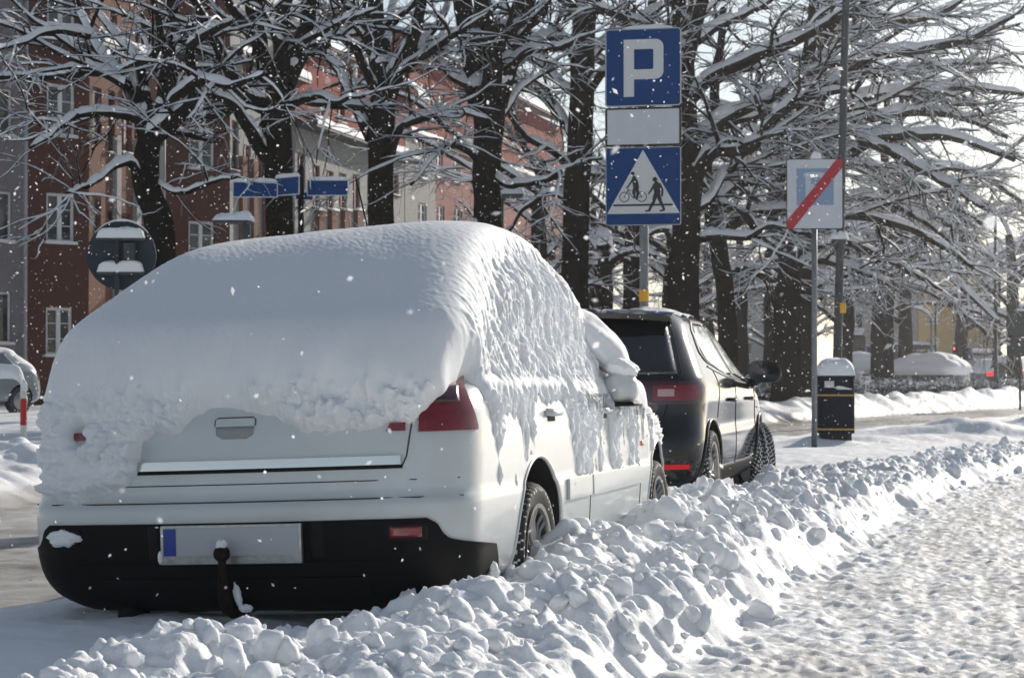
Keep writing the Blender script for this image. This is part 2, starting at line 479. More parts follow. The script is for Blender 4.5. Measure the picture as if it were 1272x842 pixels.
# ------------------------------------------------------------------ car bodies
class Body:
    """car skin lofted from plan outlines; table rows: z, rear y, front y, half width, rear corner (a, b), front corner (a, b)"""
    NR, NC, NS, NF, NFF = 22, 22, 150, 22, 12
    def __init__(self, rows, bow_r=.05, bow_f=.12, e=2.4, barrel=.02, res=None):
        if res: self.NR, self.NC, self.NS, self.NF, self.NFF = res
        T = np.array(rows, float)
        self.T = T
        # parameter = travelled length of the profile, so roof rows keep their share
        st = np.abs(np.diff(T[:, :4], axis=0)); ds = st[:, 0] + .35 * st[:, 1] + .35 * st[:, 2] + .7 * st[:, 3] + .004
        self.S = np.concatenate([[0], np.cumsum(ds)]); self.S /= self.S[-1]
        self.bow_r, self.bow_f, self.e, self.barrel = bow_r, bow_f, e, barrel
    def row(self, s):
        return [pchip(self.S, self.T[:, k], s) for k in range(self.T.shape[1])]
    def outline(self, s):
        """(len(s), n, 3) points of the right half from the rear centre to the front centre"""
        s = np.atleast_1d(s)
        z, yr, yf, w, ar, br, af, bf = [q[:, None] for q in self.row(s)]
        L = yf - yr
        ar, af = np.minimum(ar, w * .95), np.minimum(af, w * .95)
        br, bf = np.minimum(br, L * .3), np.minimum(bf, L * .4)
        bowr = self.bow_r * np.minimum(1, w / .8); bowf = self.bow_f * np.minimum(1, w / .8)
        bowr = np.minimum(bowr, L * .08); bowf = np.minimum(bowf, L * .15)
        t = np.linspace(0, 1, self.NR, endpoint=False)[None]
        x1 = (w - ar) * t; y1 = yr + bowr * t ** 2
        th = np.linspace(0, math.pi / 2, self.NC, endpoint=False)[None]
        x2 = w - ar + ar * np.sin(th) ** (2 / self.e); y2 = yr + bowr + br * (1 - np.cos(th) ** (2 / self.e))
        ya, yb = yr + bowr + br, yf - bowf - bf
        t = np.linspace(0, 1, self.NS, endpoint=False)[None]
        y3 = ya + (yb - ya) * t; x3 = w - self.barrel * 0 * t + 0 * t
        th = np.linspace(0, math.pi / 2, self.NF, endpoint=False)[None]
        x4 = w - af + af * np.cos(th) ** (2 / self.e); y4 = yb + bf * np.sin(th) ** (2 / self.e)
        t = np.linspace(0, 1, self.NFF)[None]
        x5 = (w - af) * (1 - t); y5 = yf - bowf * (1 - t) ** 2
        X = np.concatenate([x1, x2, x3, x4, x5], 1); Y = np.concatenate([y1, y2, y3, y4, y5], 1)
        yc = (yr + yf) / 2
        X = X - self.barrel * np.abs((Y - yc) / np.maximum(L / 2, .1)) ** 2 * (X / np.maximum(w, .01))
        return np.stack([X, Y, np.broadcast_to(z, X.shape)], -1)
    def s_of_z(self, z):
        ss = np.linspace(0, 1, 3000); zz = pchip(self.S, self.T[:, 0], ss)
        zz = np.maximum.accumulate(zz)
        return np.interp(z, zz, ss)
    def full(self, s):
        H = self.outline(s)
        Lh = H[:, 1:-1][:, ::-1].copy(); Lh[..., 0] *= -1
        return np.concatenate([H, Lh], 1)
    def at(self, z, a, mode='u', off=0.0):
        """points on the skin at heights z for the parameter a (u = length from the rear centre, y = position along the side)"""
        z = np.asarray(z, float); a = np.asarray(a, float)
        def ev(z, a):
            z, a = np.broadcast_arrays(z, a); sh = z.shape
            zf, af = z.ravel(), a.ravel()
            out = np.zeros((len(zf), 3))
            zu, inv = np.unique(zf, return_inverse=True)
            H = self.outline(self.s_of_z(zu))
            for i in range(len(zu)):
                k = inv == i
                P_ = H[i]
                if mode == 'u':
                    key = np.concatenate([[0], np.cumsum(np.linalg.norm(np.diff(P_[:, :2], axis=0), axis=1))])
                else: key = np.maximum.accumulate(P_[:, 1] + np.arange(len(P_)) * 1e-7)
                q = np.abs(af[k]) if mode == 'u' else af[k]
                out[k, 0] = np.interp(q, key, P_[:, 0]); out[k, 1] = np.interp(q, key, P_[:, 1]); out[k, 2] = zu[i]
                if mode == 'u': out[k, 0] *= np.sign(af[k]) + (af[k] == 0)
            return out.reshape(sh + (3,))
        p = ev(z, a)
        if off != 0:
            h = .012
            da = ev(z, a + h) - ev(z, a - h); dz = ev(z + h, a) - ev(z - h, a)
            n = np.cross(da, dz); n /= np.linalg.norm(n, axis=-1, keepdims=True) + 1e-12
            c = np.array([0, 2.2, .6]); flip = np.sum(n * (p - c), -1, keepdims=True) < 0
            n = np.where(flip, -n, n)
            p = p + n * off
        return p
    def patch(self, mb, zs, lo, hi, off=.004, mode='u', nc=14, mi=0, mirror=False, skirt=.012):
        """piece of skin between lo(z) and hi(z), standing off the body, with a rim turned back into it"""
        zs = np.asarray(zs, float); m = len(zs)
        lo = np.broadcast_to(lo(zs) if callable(lo) else lo, (m,)); hi = np.broadcast_to(hi(zs) if callable(hi) else hi, (m,))
        t = np.linspace(0, 1, nc)[None]
        A = lo[:, None] * (1 - t) + hi[:, None] * t; Zg = np.broadcast_to(zs[:, None], A.shape)
        G = self.at(Zg, A, mode, off); B = self.at(Zg, A, mode, off - skirt)
        G2 = np.zeros((m + 2, nc + 2, 3))
        G2[1:-1, 1:-1] = G
        G2[0, 1:-1], G2[-1, 1:-1], G2[1:-1, 0], G2[1:-1, -1] = B[0], B[-1], B[:, 0], B[:, -1]
        G2[0, 0], G2[0, -1], G2[-1, 0], G2[-1, -1] = B[0, 0], B[0, -1], B[-1, 0], B[-1, -1]
        if mirror: G2 = G2 * np.array([-1, 1, 1])
        mb.grid(G2, mi)
        return mb
    def line(self, mb, pts, r=.0035, mode='y', off=.0, n=5, mi=0, mirror=False, sub=10):
        """thin bead along the skin through (z, a) points"""
        pts = np.array(pts, float); t = np.linspace(0, len(pts) - 1, (len(pts) - 1) * sub + 1)
        z = np.interp(t, range(len(pts)), pts[:, 0]); a = np.interp(t, range(len(pts)), pts[:, 1])
        G = self.at(z, a, mode, off + 1e-5)
        if mirror: G = G * np.array([-1, 1, 1])
        return mb.tube(G, r, n, mi)

def cut_arches(o, arches, r, dark_mi, depth=.3, xin=.5):
    """real wheel wells: cylinders taken out of the body"""
    for (y, z, rr) in arches:
        c = MB()
        for sx in (-1, 1):
            prof = [(0.0001, sx * xin), (rr, sx * xin), (rr, sx * 1.3), (0.0001, sx * 1.3)]
            c.lathe(prof, 72, 0, 'x', (0, y, z))
        co = c.build('cutter', M['dark_void'], o.parent, False)
        co.data.materials.clear(); co.data.materials.append(M['dark_void'])
        bm = bmesh.new(); bm.from_mesh(co.data); bmesh.ops.remove_doubles(bm, verts=bm.verts, dist=1e-3)
        bmesh.ops.recalc_face_normals(bm, faces=bm.faces); bm.to_mesh(co.data); bm.free()
        md = o.modifiers.new('arch', 'BOOLEAN'); md.operation = 'DIFFERENCE'; md.object = co; md.solver = 'EXACT'
        try: md.material_mode = 'TRANSFER'
        except Exception: pass
        dg = bpy.context.evaluated_depsgraph_get(); dg.update()
        me = bpy.data.meshes.new_from_object(o.evaluated_get(dg))
        o.modifiers.clear(); old = o.data; o.data = me; bpy.data.meshes.remove(old)
        bpy.data.objects.remove(co)
        for p in me.polygons:
            c = p.center
            if math.hypot(c.y - y, c.z - z) < rr + .002 and (abs(p.normal.x) > .9 and abs(c.x) < xin + .01 or math.hypot(c.y - y, c.z - z) > rr - .02 and p.normal.y * (c.y - y) + p.normal.z * (c.z - z) < -.5 * rr):
                p.material_index = dark_mi
    return o

def body_mesh(body, name, mats, parent, ns, smin=0.0, smax=1.0):
    s = np.linspace(smin, smax, ns)
    G = body.full(s)
    mb = MB(); m, n = G.shape[:2]
    mb.grid(G, 0, closed=True)
    mb.F.append((np.arange(n)[None, ::-1].copy(), 0)); mb.F.append((np.arange(n)[None] + (m - 1) * n, 0))
    o = mb.build(name, mats, parent, True)
    bm = bmesh.new(); bm.from_mesh(o.data); bmesh.ops.recalc_face_normals(bm, faces=bm.faces); bm.to_mesh(o.data); bm.free()
    return o

def wheel(parent, loc, side, r=.315, w=.20, rim_r=.21, spokes=9, steer=0.0, snow=True, hub='alloy'):
    """tyre with tread blocks and rim with spokes; side +1 = right"""
    root = bpy.data.objects.new('wheel', None); COL.objects.link(root); root.parent = parent
    root.location = loc; root.rotation_euler = (0, 0, steer)
    # tyre: cross-section from the inner bead over the tread to the outer bead
    nx = 30; na = 216
    u = np.linspace(-1, 1, nx)
    sec_x = np.sign(u) * np.minimum(np.abs(u) * 1.35, 1) * w / 2
    k = np.clip((np.abs(u) - .62) / .38, 0, 1)
    sec_r = r - .012 * (np.minimum(np.abs(u) / .62, 1)) ** 3 - (r - rim_r - .012) * k ** 1.5
    sec_x = sec_x * (1 + .05 * np.sin(np.pi * k)) - np.sign(u) * .02 * k ** 2
    a = np.linspace(0, 2 * math.pi, na, endpoint=False)
    U, A = np.meshgrid(u, a, indexing='ij')
    ph = A * 54 / (2 * math.pi) + np.abs(U) * 3.4
    block = ((ph % 1) < .30) & (np.abs(U) < .8)
    ring = (np.abs(np.abs(U) - .22) < .05)
    groove = block | ring
    RR = sec_r[:, None] - .009 * groove * (np.abs(U) < .8)
    G = np.stack([np.broadcast_to(sec_x[:, None], U.shape), RR * np.cos(A), RR * np.sin(A)], -1)
    mb = MB()
    gm = groove[:-1] & groove[1:]
    F = grid_faces(nx, na, closed=True)
    fm = (groove[:-1] & (np.abs(U[:-1]) < .75)).ravel() & (np.array([hash((int(q) * 7919) % 1013) % 100 for q in range((nx - 1) * na)]) < 62)
    mb.add(G.reshape(-1, 3), F, fm.astype(int) if snow else 0)
    mb.build('tyre', [M['rubber'], M['snow_far']], root, True)
    # rim
    b = MB(); x0 = side * w * .5
    b.lathe([(rim_r + .012, x0 * .80), (rim_r + .014, x0 * .98), (rim_r - .004, x0 * .95), (rim_r - .016, x0 * .55), (rim_r - .03, -x0 * .6)], 60, 0, 'x')
    b.lathe([(.0005, x0 * .72), (.028, x0 * .72), (.034, x0 * .66), (.05, x0 * .5), (.055, x0 * .2)], 40, 0, 'x')
    for i in range(spokes):
        t = 2 * math.pi * i / spokes
        Mx = Matrix.Rotation(t, 4, 'X')
        pts = [(x0 * .56, 0, .03), (x0 * .68, 0, .10), (x0 * .66, 0, .16), (x0 * .80, 0, rim_r)]
        for d in (-.012, .012):
            q = [tuple(Mx @ Vector((p[0], d * (1 + p[2] * 5), p[2]))) for p in pts]
            b.tube(q, [.013, .011, .010, .012], 6)
    b.lathe([(.13, x0 * .15), (.0005, x0 * .15)], 40, 1, 'x')
    b.build('rim', [M[hub], M['dark_void']], root, True, 40)
    return root

M['glass_side'] = mat('side_glass', (.03, .04, .04), .03, spec=1.0, coat=1.0)
# ================================================================== the white estate car
WY, WHEELBASE = 6.45, 2.77
white_car = thing('parked_car', 'white hatchback in front, buried under thick snow on its roof and boot', 'car',
                  (-2.69, WY, .0), (R(-.7), R(-2.2), 0))
#      z    yr    yf    w    ar   br   af   bf
WB = Body([
    (.20, .26, 4.35, .66, .30, .25, .35, .45),
    (.245, .13, 4.55, .76, .30, .25, .38, .50),
    (.30, .06, 4.66, .835, .32, .26, .42, .55),
    (.38, .02, 4.72, .875, .34, .27, .45, .60),
    (.50, .00, 4.75, .892, .35, .28, .45, .62),
    (.585, .00, 4.75, .897, .35, .28, .45, .62),
    (.62, .004, 4.74, .897, .35, .28, .45, .62),
    (.64, .024, 4.73, .892, .35, .28, .45, .62),
    (.70, .030, 4.70, .892, .35, .29, .45, .62),
    (.80, .040, 4.60, .892, .34, .29, .45, .62),
    (.90, .058, 4.35, .885, .33, .30, .45, .62),
    (.96, .085, 3.95, .872, .32, .31, .45, .60),
    (1.005, .13, 3.55, .852, .30, .32, .40, .50),
    (1.05, .25, 3.46, .822, .26, .32, .35, .40),
    (1.16, .48, 3.26, .765, .24, .32, .32, .35),
    (1.31, .80, 3.00, .69, .22, .32, .30, .32),
    (1.41, 1.06, 2.78, .635, .22, .32, .30, .32),
    (1.465, 1.28, 2.58, .585, .22, .32, .30, .32),
    (1.50, 1.55, 2.36, .48, .22, .32, .30, .32),
    (1.515, 1.80, 2.10, .25, .10, .15, .10, .15),
], bow_r=.045, bow_f=.2, barrel=.03)

wb = body_mesh(WB, 'body', [M['white_paint'], M['dark_void']], white_car, 150)
WR, WF = 1.15, 1.15 + WHEELBASE
cut_arches(wb, [(WR, .36, .372), (WF, .36, .372)], 0, 1)
wb.data.set_sharp_from_angle(angle=R(38))
# arch lips
for yc in (WR, WF):
    for sx in (1, -1):
        lip = MB()
        th = np.linspace(R(-28), R(208), 60)
        yy, zz = yc + .375 * np.cos(th), .36 + .375 * np.sin(th)
        G = WB.at(zz, yy, 'y', -.002) * np.array([sx, 1, 1])
        lip.tube(G, .009, 8)
        lip.build('wheel_arch_trim', M['white_paint'], white_car)
for yc in (WR, WF):
    for sx in (1, -1):
        wheel(white_car, (sx * .775, yc, .318), sx, .318, .205, .212, 9)
# black lower bumper: full width, rising at both ends
bp = MB()
def bump_hi(z): return np.interp(z, [.25, .33, .435, .462, .478, .50, .535, .555], [1.24, 1.23, 1.17, .90, .815, .79, .77, .735])
zsb = np.concatenate([[.235, .25, .27], np.linspace(.29, .555, 34)])
WB.patch(bp, zsb, lambda z: -bump_hi(z), bump_hi, .010, 'u', 90, 0, skirt=.02)
WB.patch(bp, np.linspace(.40, .415, 3), -.60, .60, .016, 'u', 60)        # moulded rib
WB.patch(bp, np.linspace(.285, .36, 5), -.52, .52, .018, 'u', 50)
bumper = bp.build('lower_bumper', M['black_plastic'], white_car, True, 50)
un = MB(); un.box((-.58, .30, .205), (.58, .95, .30), 0, .03); un.box((-.3, .2, .215), (.5, .31, .26), 0, .02)
un.tube([(-.45, .4, .22), (-.45, .2, .22), (-.45, .10, .215)], .03, 14)
un.build('undertray', M['dark_void'], white_car)
# reflectors in the bumper
for sx in (1, -1):
    b = MB(); WB.patch(b, np.linspace(.490, .528, 5), .605, .715, .017, 'u', 8, 0, sx < 0, .012)
    b.build('reflector', M['red_lens'], white_car)
    b = MB(); WB.patch(b, np.linspace(.480, .538, 5), .592, .735, .013, 'u', 8, 0, sx < 0, .012)
    b.build('reflector_recess', M['dark_void'], white_car)
# bumper ledge moulding on the white part: two creases, their shade drawn as dark beads
se = MB()
WB.line(se, [(.690, -.88), (.690, .86)], .0022, 'u', .0012)
WB.line(se, [(.627, -.90), (.627, .88)], .0026, 'u', .0014)
WB.line(se, [(.975, .69), (.86, .672), (.775, .66), (.742, .645), (.734, .60), (.734, -.60), (.742, -.645), (.775, -.66), (.86, -.672), (.975, -.69)], .0035, 'u', 0)
# door gaps on both sides
for mir in (False, True):
    for pts in ([(1.0, 2.10), (.80, 2.07), (.50, 2.06), (.34, 2.08)], [(1.0, 3.20), (.80, 3.25), (.50, 3.30), (.34, 3.30)], [(.985, 1.25), (.985, 3.3)]):
        se2 = MB(); WB.line(se2, pts, .003, 'y', 0, mirror=mir); se2.build('panel_gap', M['seam'], white_car)
se.build('panel_gap', M['seam'], white_car)  # tailgate gap together with the drawn crease shade
# side rubbing strip
for sx in (1, -1):
    b = MB()
    zs = np.array([.535, .545, .56, .60, .615, .622])
    WB.patch(b, zs, 1.60, 2.045, .013, 'y', 30, 0, sx < 0); b.build('side_moulding', M['white_paint'], white_car, True, 50)
    b = MB(); WB.patch(b, zs, 2.085, 3.26, .013, 'y', 60, 0, sx < 0); b.build('side_moulding', M['white_paint'], white_car, True, 50)
    for yh in (1.30, 2.36):
        b = MB()
        hp = WB.at(np.full(7, .905), np.linspace(yh, yh + .21, 7), 'y', .022)
        hp[0, 0] -= .02; hp[-1, 0] -= .02
        b.tube(hp * np.array([sx, 1, 1]), [.012, .015, .016, .016, .016, .015, .012], 8)
        b.build('door_handle', M['white_paint'], white_car)
        b = MB(); WB.patch(b, np.linspace(.872, .925, 4), yh + .03, yh + .15, .003, 'y', 6, 0, sx < 0); b.build('handle_recess', M['seam'], white_car)
    b = MB(); WB.patch(b, np.linspace(.72, .745, 4), 3.37, 3.43, .008, 'y', 6, 0, sx < 0); b.build('side_indicator', M['orange_lens'], white_car)
# tailgate strip and grip
b = MB(); WB.patch(b, np.array([.744, .750, .762, .772, .776]), -.645, .640, .014, 'u', 70); b.build('chrome_strip', M['chrome'], white_car, True, 60)
b = MB(); WB.patch(b, np.linspace(.731, .744, 3), -.645, .645, .006, 'u', 50); b.build('strip_gap', M['dark_void'], white_car)
gp = MB()
WB.patch(gp, np.linspace(.897, .925, 6), -.052, .098, .004, 'u', 20, 0)
grip = gp.build('tailgate_grip', M['white_paint'], white_car, True, 50)
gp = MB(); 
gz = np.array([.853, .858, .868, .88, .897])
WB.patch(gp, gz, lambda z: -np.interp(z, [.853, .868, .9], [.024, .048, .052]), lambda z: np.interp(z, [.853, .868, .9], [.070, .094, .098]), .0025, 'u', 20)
gp.build('grip_recess_shade', mat('shaded_grip', (.30, .31, .31), .5), white_car)  # flat grey patch, the shade of the hollow is in its colour
gl = MB(); WB.line(gl, [(.899, -.055), (.92, -.055), (.929, -.044), (.929, .090), (.92, .101), (.899, .101)], .002, 'u', .003); gl.build('grip_edge', M['seam'], white_car)
# tail lamps
def lampset(sx):
    b = MB()
    zl = np.linspace(.856, 1.085, 16)
    WB.patch(b, zl, lambda z: np.interp(z, [.855, .90, 1.0, 1.08, 1.10], [.70, .70, .70, .735, .775]),
             lambda z: np.interp(z, [.855, .87, .92, .98, 1.04, 1.08, 1.10], [.955, .955, .932, .893, .848, .81, .785]), .012, 'u', 18, 0, sx < 0)
    lamp = b.build('tail_lamp', M['red_lens'], white_car, True, 50)
    b = MB(); WB.patch(b, np.linspace(.955, 1.02, 6), .72, lambda z: np.interp(z, [.95, 1.03], [.85, .83]), .016, 'u', 10, 0, sx < 0)
    b.build('lamp_segment', M['red_lens_dark'], lamp)
    b = MB(); WB.patch(b, np.linspace(.862, .890, 5), lambda z: np.interp(z, [.86, .89], [.585, .60]), .655, .010, 'u', 8, 0, sx < 0)
    b.build('tailgate_lamp', M['red_lens'], white_car, True, 50)
    return lamp
lampset(1); lampset(-1)
# number plate in its frame
pb = MB()
Mp = Matrix.Translation((-.002, -.022, .482)) @ Matrix.Rotation(R(90), 4, 'X')
pb.box((-.24, -.034, .410), (.298, -.012, .550), 0, .004); plate = pb.build('number_plate_frame', M['alu'], white_car, True, 50)
pb = MB(); pb.box((-.228, -.039, .440), (.288, -.030, .541), 0, .003); pb.build('number_plate', M['plate_grey'], plate, True, 50)
pb = MB(); pb.box((-.226, -.041, .442), (-.177, -.036, .539), 0, .001); pb.build('plate_band', M['plate_blue'], plate, True, 50)
for sx in (1, -1):
    pb = MB(); WB.patch(pb, np.linspace(.43, .552, 5), .29 + .03 * sx, .335 + .03 * sx, .0125, 'u', 6, 0, sx < 0); pb.build('plate_recess', M['dark_void'], white_car)
# tow ball
tb = MB()
tb.tube([(.02, .2, .24), (.02, .0, .235), (.02, -.055, .25), (.02, -.085, .30), (.02, -.09, .37), (.02, -.09, .43)], [.022, .022, .021, .020, .017, .014], 14)
a = np.linspace(-R(80), R(80), 12)
tb.lathe(np.stack([.030 * np.cos(a) + .0001, .452 + .030 * np.sin(a)], 1), 24, 0, 'z', (.02, -.09, 0))
tow = tb.build('tow_bar', mat('rusty_steel', (.010, .008, .007), .75, spec=.1, var=((.028, .018, .012), 30, 2)), white_car, True, 50)
# wing mirrors (the right one shows its cap, snow sits on both)
for sx in (1, -1):
    b = MB()
    V = []
    for i, t in enumerate(np.linspace(0, math.pi, 12)):
        rr = math.sin(t)
        V.append([(sx * (.925 + .088 * rr * math.cos(p)) , 2.70 - .10 * math.cos(t) * 1.0, 1.015 + .085 * rr * math.sin(p)) for p in np.linspace(0, 2 * math.pi, 18, endpoint=False)])
    b.grid(np.array(V), 0, closed=True)
    b.build('wing_mirror', M['white_paint'], white_car)
    b = MB(); b.tube([(sx * .80, 2.78, .95), (sx * .86, 2.74, .955), (sx * .91, 2.71, .975)], [.035, .03, .03], 8); b.box((sx * .84, 2.62, .925), (sx * 1.0, 2.77, .945), 0, .01)
    b.build('mirror_foot', M['black_plastic'], white_car)
b = MB(); b.tube([(.10, 1.66, 1.44), (.065, 1.60, 1.60), (.02, 1.50, 1.96)], [.006, .0045, .0035], 8); b.build('aerial', M['black_plastic'], white_car)

# snow lying on the car: the skin again, thickened; where it is thinner than nothing it sinks below the paint
def car_snow():
    B = Body(WB.T, WB.bow_r, WB.bow_f, WB.e, WB.barrel, res=(110, 90, 640, 30, 16))
    zlo = float(B.s_of_z(.52))
    s = np.concatenate([np.linspace(zlo, float(B.s_of_z(1.0)), 130, endpoint=False), np.linspace(float(B.s_of_z(1.0)), 1, 300)])
    H = B.outline(s)
    res, drops = [], []
    for sx in (1, -1):
        G = H * np.array([sx, 1, 1])
        du = np.gradient(G, axis=1); dv = np.gradient(G, axis=0)
        n = np.cross(du, dv) * sx
        n /= np.linalg.norm(n, axis=-1, keepdims=True) + 1e-9
        n[:, 0] = n[:, 1]; n[:, -1] = n[:, -2]
        # smooth the normals so that the thick snow bridges the creases
        z0 = G[..., 2].copy(); x, y = G[..., 0], G[..., 1]
        for it in range(40):
            n[1:-1] = .25 * n[:-2] + .5 * n[1:-1] + .25 * n[2:]
            if it < 20: n[:, 1:-1] = .25 * n[:, :-2] + .5 * n[:, 1:-1] + .25 * n[:, 2:]
        n /= np.linalg.norm(n, axis=-1, keepdims=True) + 1e-9
        side = sstep(.35, .85, np.abs(n[..., 0]))            # 1 on the flanks
        rear = sstep(.3, .7, -n[..., 1]) * (1 - side)
        front = sstep(3.0, 3.6, y)
        # --- rear
        bx = np.array([-.95, -.80, -.74, -.70, -.66, -.52, -.40, -.36, -.345, -.288, -.22, -.19, -.13, -.055, .017, .09, .19, .29, .383, .44, .53, .62, .68, .72, .76, .80, .95])
        bz = np.array([.93, .70, .65, .64, .64, .66, .69, .72, .86, .885, .875, .89, .94, .99, .985, .955, .91, .87, .855, .87, .88, .885, .885, .93, .98, 1.0, 1.02])
        edge = np.interp(x, bx, bz) + .014 * fbm(x * 9, z0 * 9, 3, 201) + .006 * pn(x * 40, z0 * 40, 202)
        t_rear = .034 * np.clip((z0 - edge) / .02, -1, 1) + .25 * sstep(.92, 1.09, z0) ** 1.2 * (1 - .62 * sstep(.45, .95, np.abs(x))) + .03 * sstep(0, .06, z0 - edge)
        clump = np.clip((1.14 - z0) / .12, 0, 1) * np.clip((z0 - edge + .01) / .03, 0, 1)
        t_rear += clump * (.075 * lumps(x / .075, z0 / .075, 203, .75, .3, .7) + .034 * lumps(x / .032, z0 / .032, 204, .85) + .014 * lumps(x / .016, z0 / .016, 207, .85) - .016 + .016 * fbm(x * 18, z0 * 18, 3, 205))
        # red lamp peeping out on the left
        bare = sstep(.752, .775, x + .33 * np.clip(1.0 - z0, -.02, .2) - .02 * pn(x * 30, z0 * 30, 206)) * sstep(1.10, 1.08, z0) * (y < .60) * sstep(.5, .42, y) * (sx > 0)
        bare = np.maximum(bare, sstep(.79, .82, -x + .02 * pn(y * 20, z0 * 25, 208)) * sstep(.83, .85, z0) * sstep(1.03, 1.0, z0) * sstep(.55, .48, y) * (sx < 0))
        hole = np.exp(-((x + .60) / .030) ** 2 - ((z0 - .878) / .036) ** 2)
        t_rear -= .13 * hole
        # --- flanks: frozen runs
        yy = y
        st = .55 * pn(yy / .10, z0 / .55, 211) + .45 * pn(yy / .035, z0 / .22, 212) + .25 * pn(yy / .015, z0 / .09, 213)
        cov = np.interp(z0, [.50, .58, .64, .76, .86, .95, 1.02], [-1.2, -.85, -.35, -.28, -.10, .18, .7])
        zonew = np.interp(yy, [.2, .45, .60, .80, 1.02, 1.28, 1.36, 1.66, 1.76, 2.3, 2.42, 2.50, 2.56, 3.0, 3.4, 4.0], [-.6, -.35, .0, .12, -.05, -.75, -.7, -.65, .30, .33, -.30, -.3, .28, .30, -.1, .2])
        f = st + cov + zonew * np.clip((np.where(yy < .38, 1.12, 1.02) - z0) / .1, 0, 1)
        f = np.where(z0 < .628 + .01 * pn(yy / .03, 0 * yy, 214), np.minimum(f, -.2), f)
        rough = .011 * pn(yy / .022, z0 / .06, 215) + .007 * pn(yy / .011, z0 / .022, 216) + .012 * lumps(yy / .03, z0 / .055, 217, .9)
        t_side = np.clip(f * .05, -.012, .032) + (rough) * np.clip(f * 3, 0, 1) + .035 * sstep(1.0, 1.25, z0) 
        # --- top
        t_top = .245 + .02 * pn(x * 1.2, y * 1.2, 221) + .006 * pn(x * 5, y * 5, 222)
        # glass slopes keep the full depth
        upper = sstep(1.0, 1.10, z0)
        th = t_rear * (1 - upper) + t_top * upper
        th = th * (1 - side) + t_side * side
        roofside = sstep(1.18, 1.42, z0) * side
        th = th * (1 - roofside) + (t_top * .62 + rough * 1.4) * roofside
        # bonnet
        th = np.where((front > 0) & (z0 < 1.02), np.maximum(th, .14 * front * sstep(.86, .98, z0) * (1 - side) + th * (1 - front)), th)
        G2 = G + n * th[..., None]
        th = th * (1 - bare) - .02 * bare
        G2 = G + n * th[..., None]
        # settle: drifted snow bridges the edges underneath
        msk = (sstep(.97, 1.03, z0) * (1 - .85 * side * (1 - roofside)) * (1 - bare))[..., None]
        for it in range(260):
            A_ = G2.copy()
            A_[1:-1] = .25 * G2[:-2] + .5 * G2[1:-1] + .25 * G2[2:]
            if it % 2 == 0: A_[:, 1:-1] = .25 * A_[:, :-2] + .5 * A_[:, 1:-1] + .25 * A_[:, 2:]
            G2 = G2 + (A_ - G2) * msk
        # fine grain
        wide = sstep(.28, .62, np.abs(n[..., 0])) * (y > .25) * sstep(1.0, 1.06, z0) * (sx > 0) * (1 - bare)
        r2 = .020 * lumps(yy / .036 + .3 * z0, G2[..., 2] / .115, 241, .9, .3, .75) + .011 * lumps(yy / .017, G2[..., 2] / .07, 242, .85, .3, .75) + .010 * pn(yy / .05, G2[..., 2] / .35, 243) + .004 * pn(yy / .012, G2[..., 2] / .02, 244) - .012
        G2 = G2 + n * (wide * r2)[..., None]
        keep = th > .01
        grain = keep * (.0012 * fbm(x * 60 + y * 37, z0 * 60, 2, 231))
        G2 = G2 + n * grain[..., None]
        # keep out of the wheel arches
        drop = np.zeros(G.shape[:2], bool)
        for yc in (WR, WF):
            d = np.hypot(y - yc, z0 - .36)
            inside = (d < .405) & (np.abs(G[..., 0]) > .6)
            G2[inside] = (G - n * .03)[inside]
            drop |= (d < .39) & (np.abs(G[..., 0]) > .6)
        # centre line shared
        G2[:, 0, 0] = 0; G2[:, -1, 0] = 0
        res.append(G2); drops.append(drop)
    mb = MB()
    m, k = res[0].shape[:2]
    for G2, dr, fl in ((res[0], drops[0], False), (res[1], drops[1], True)):
        F = grid_faces(m, k, False, fl); mb.add(G2.reshape(-1, 3), F[~dr.ravel()[F].any(1)])
    # close the crest
    top = np.concatenate([res[0][-1], res[1][-1][::-1]])
    mb.add(top, [list(range(len(top)))])
    o = mb.build('snow_cover', M['snow_soft'], white_car)
    return o
snow_cover = car_snow()
def blob(c, r, seed, parent=white_car, rot=0.0, rough=.16, m='snow_soft', nm='snow_lump'):
    ph = np.linspace(-1.57, 1.57, 26); pp = np.linspace(0, 2 * math.pi, 40, endpoint=False)
    PH, PP = np.meshgrid(ph, pp, indexing='ij')
    X, Y, Z = np.cos(PH) * np.cos(PP), np.cos(PH) * np.sin(PP), np.sin(PH)
    q = 1 + rough * pn(X * 1.6 + seed, Y * 1.6 + Z * 1.3, 8) + rough * .5 * pn(X * 4 + Z * 2.1 + seed, Y * 4 - Z * 3, 9) + rough * .25 * pn(X * 10 + Z * 7, Y * 10 + Z * 4 + seed, 10)
    G = np.stack([X * q * r[0], Y * q * r[1], Z * q * r[2]], -1) @ np.array(Matrix.Rotation(rot, 3, 'Y')).T + np.array(c)
    b = MB(); b.grid(G, 0, closed=True)
    return b.build(nm, M[m], parent)
for sx in (1, -1):
    blob((sx * .785, 2.80, 1.25), (.23, .19, .09), 3 + sx, rot=sx * R(47), rough=.10)
    blob((sx * .93, 2.70, 1.110), (.085, .105, .045), 5 + sx, rot=sx * R(14))
blob((.02, -.09, .483), (.021, .021, .018), 1, rough=.3); blob((.06, -.05, .30), (.011, .012, .042), 2, rot=R(-12), rough=.4); blob((.085, -.045, .255), (.024, .018, .014), 7, rough=.4)
blob((-.242, -.03, .437), (.010, .012, .022), 4)
c_ = WB.at(np.array([.507]), np.array([-.655]), 'u', .012)[0]
blob(tuple(c_), (.068, .03, .030), 6, rough=.3)
c_ = WB.at(np.array([.34]), np.array([1.12]), 'u', .012)[0]; blob(tuple(c_), (.03, .03, .03), 8, rough=.4)

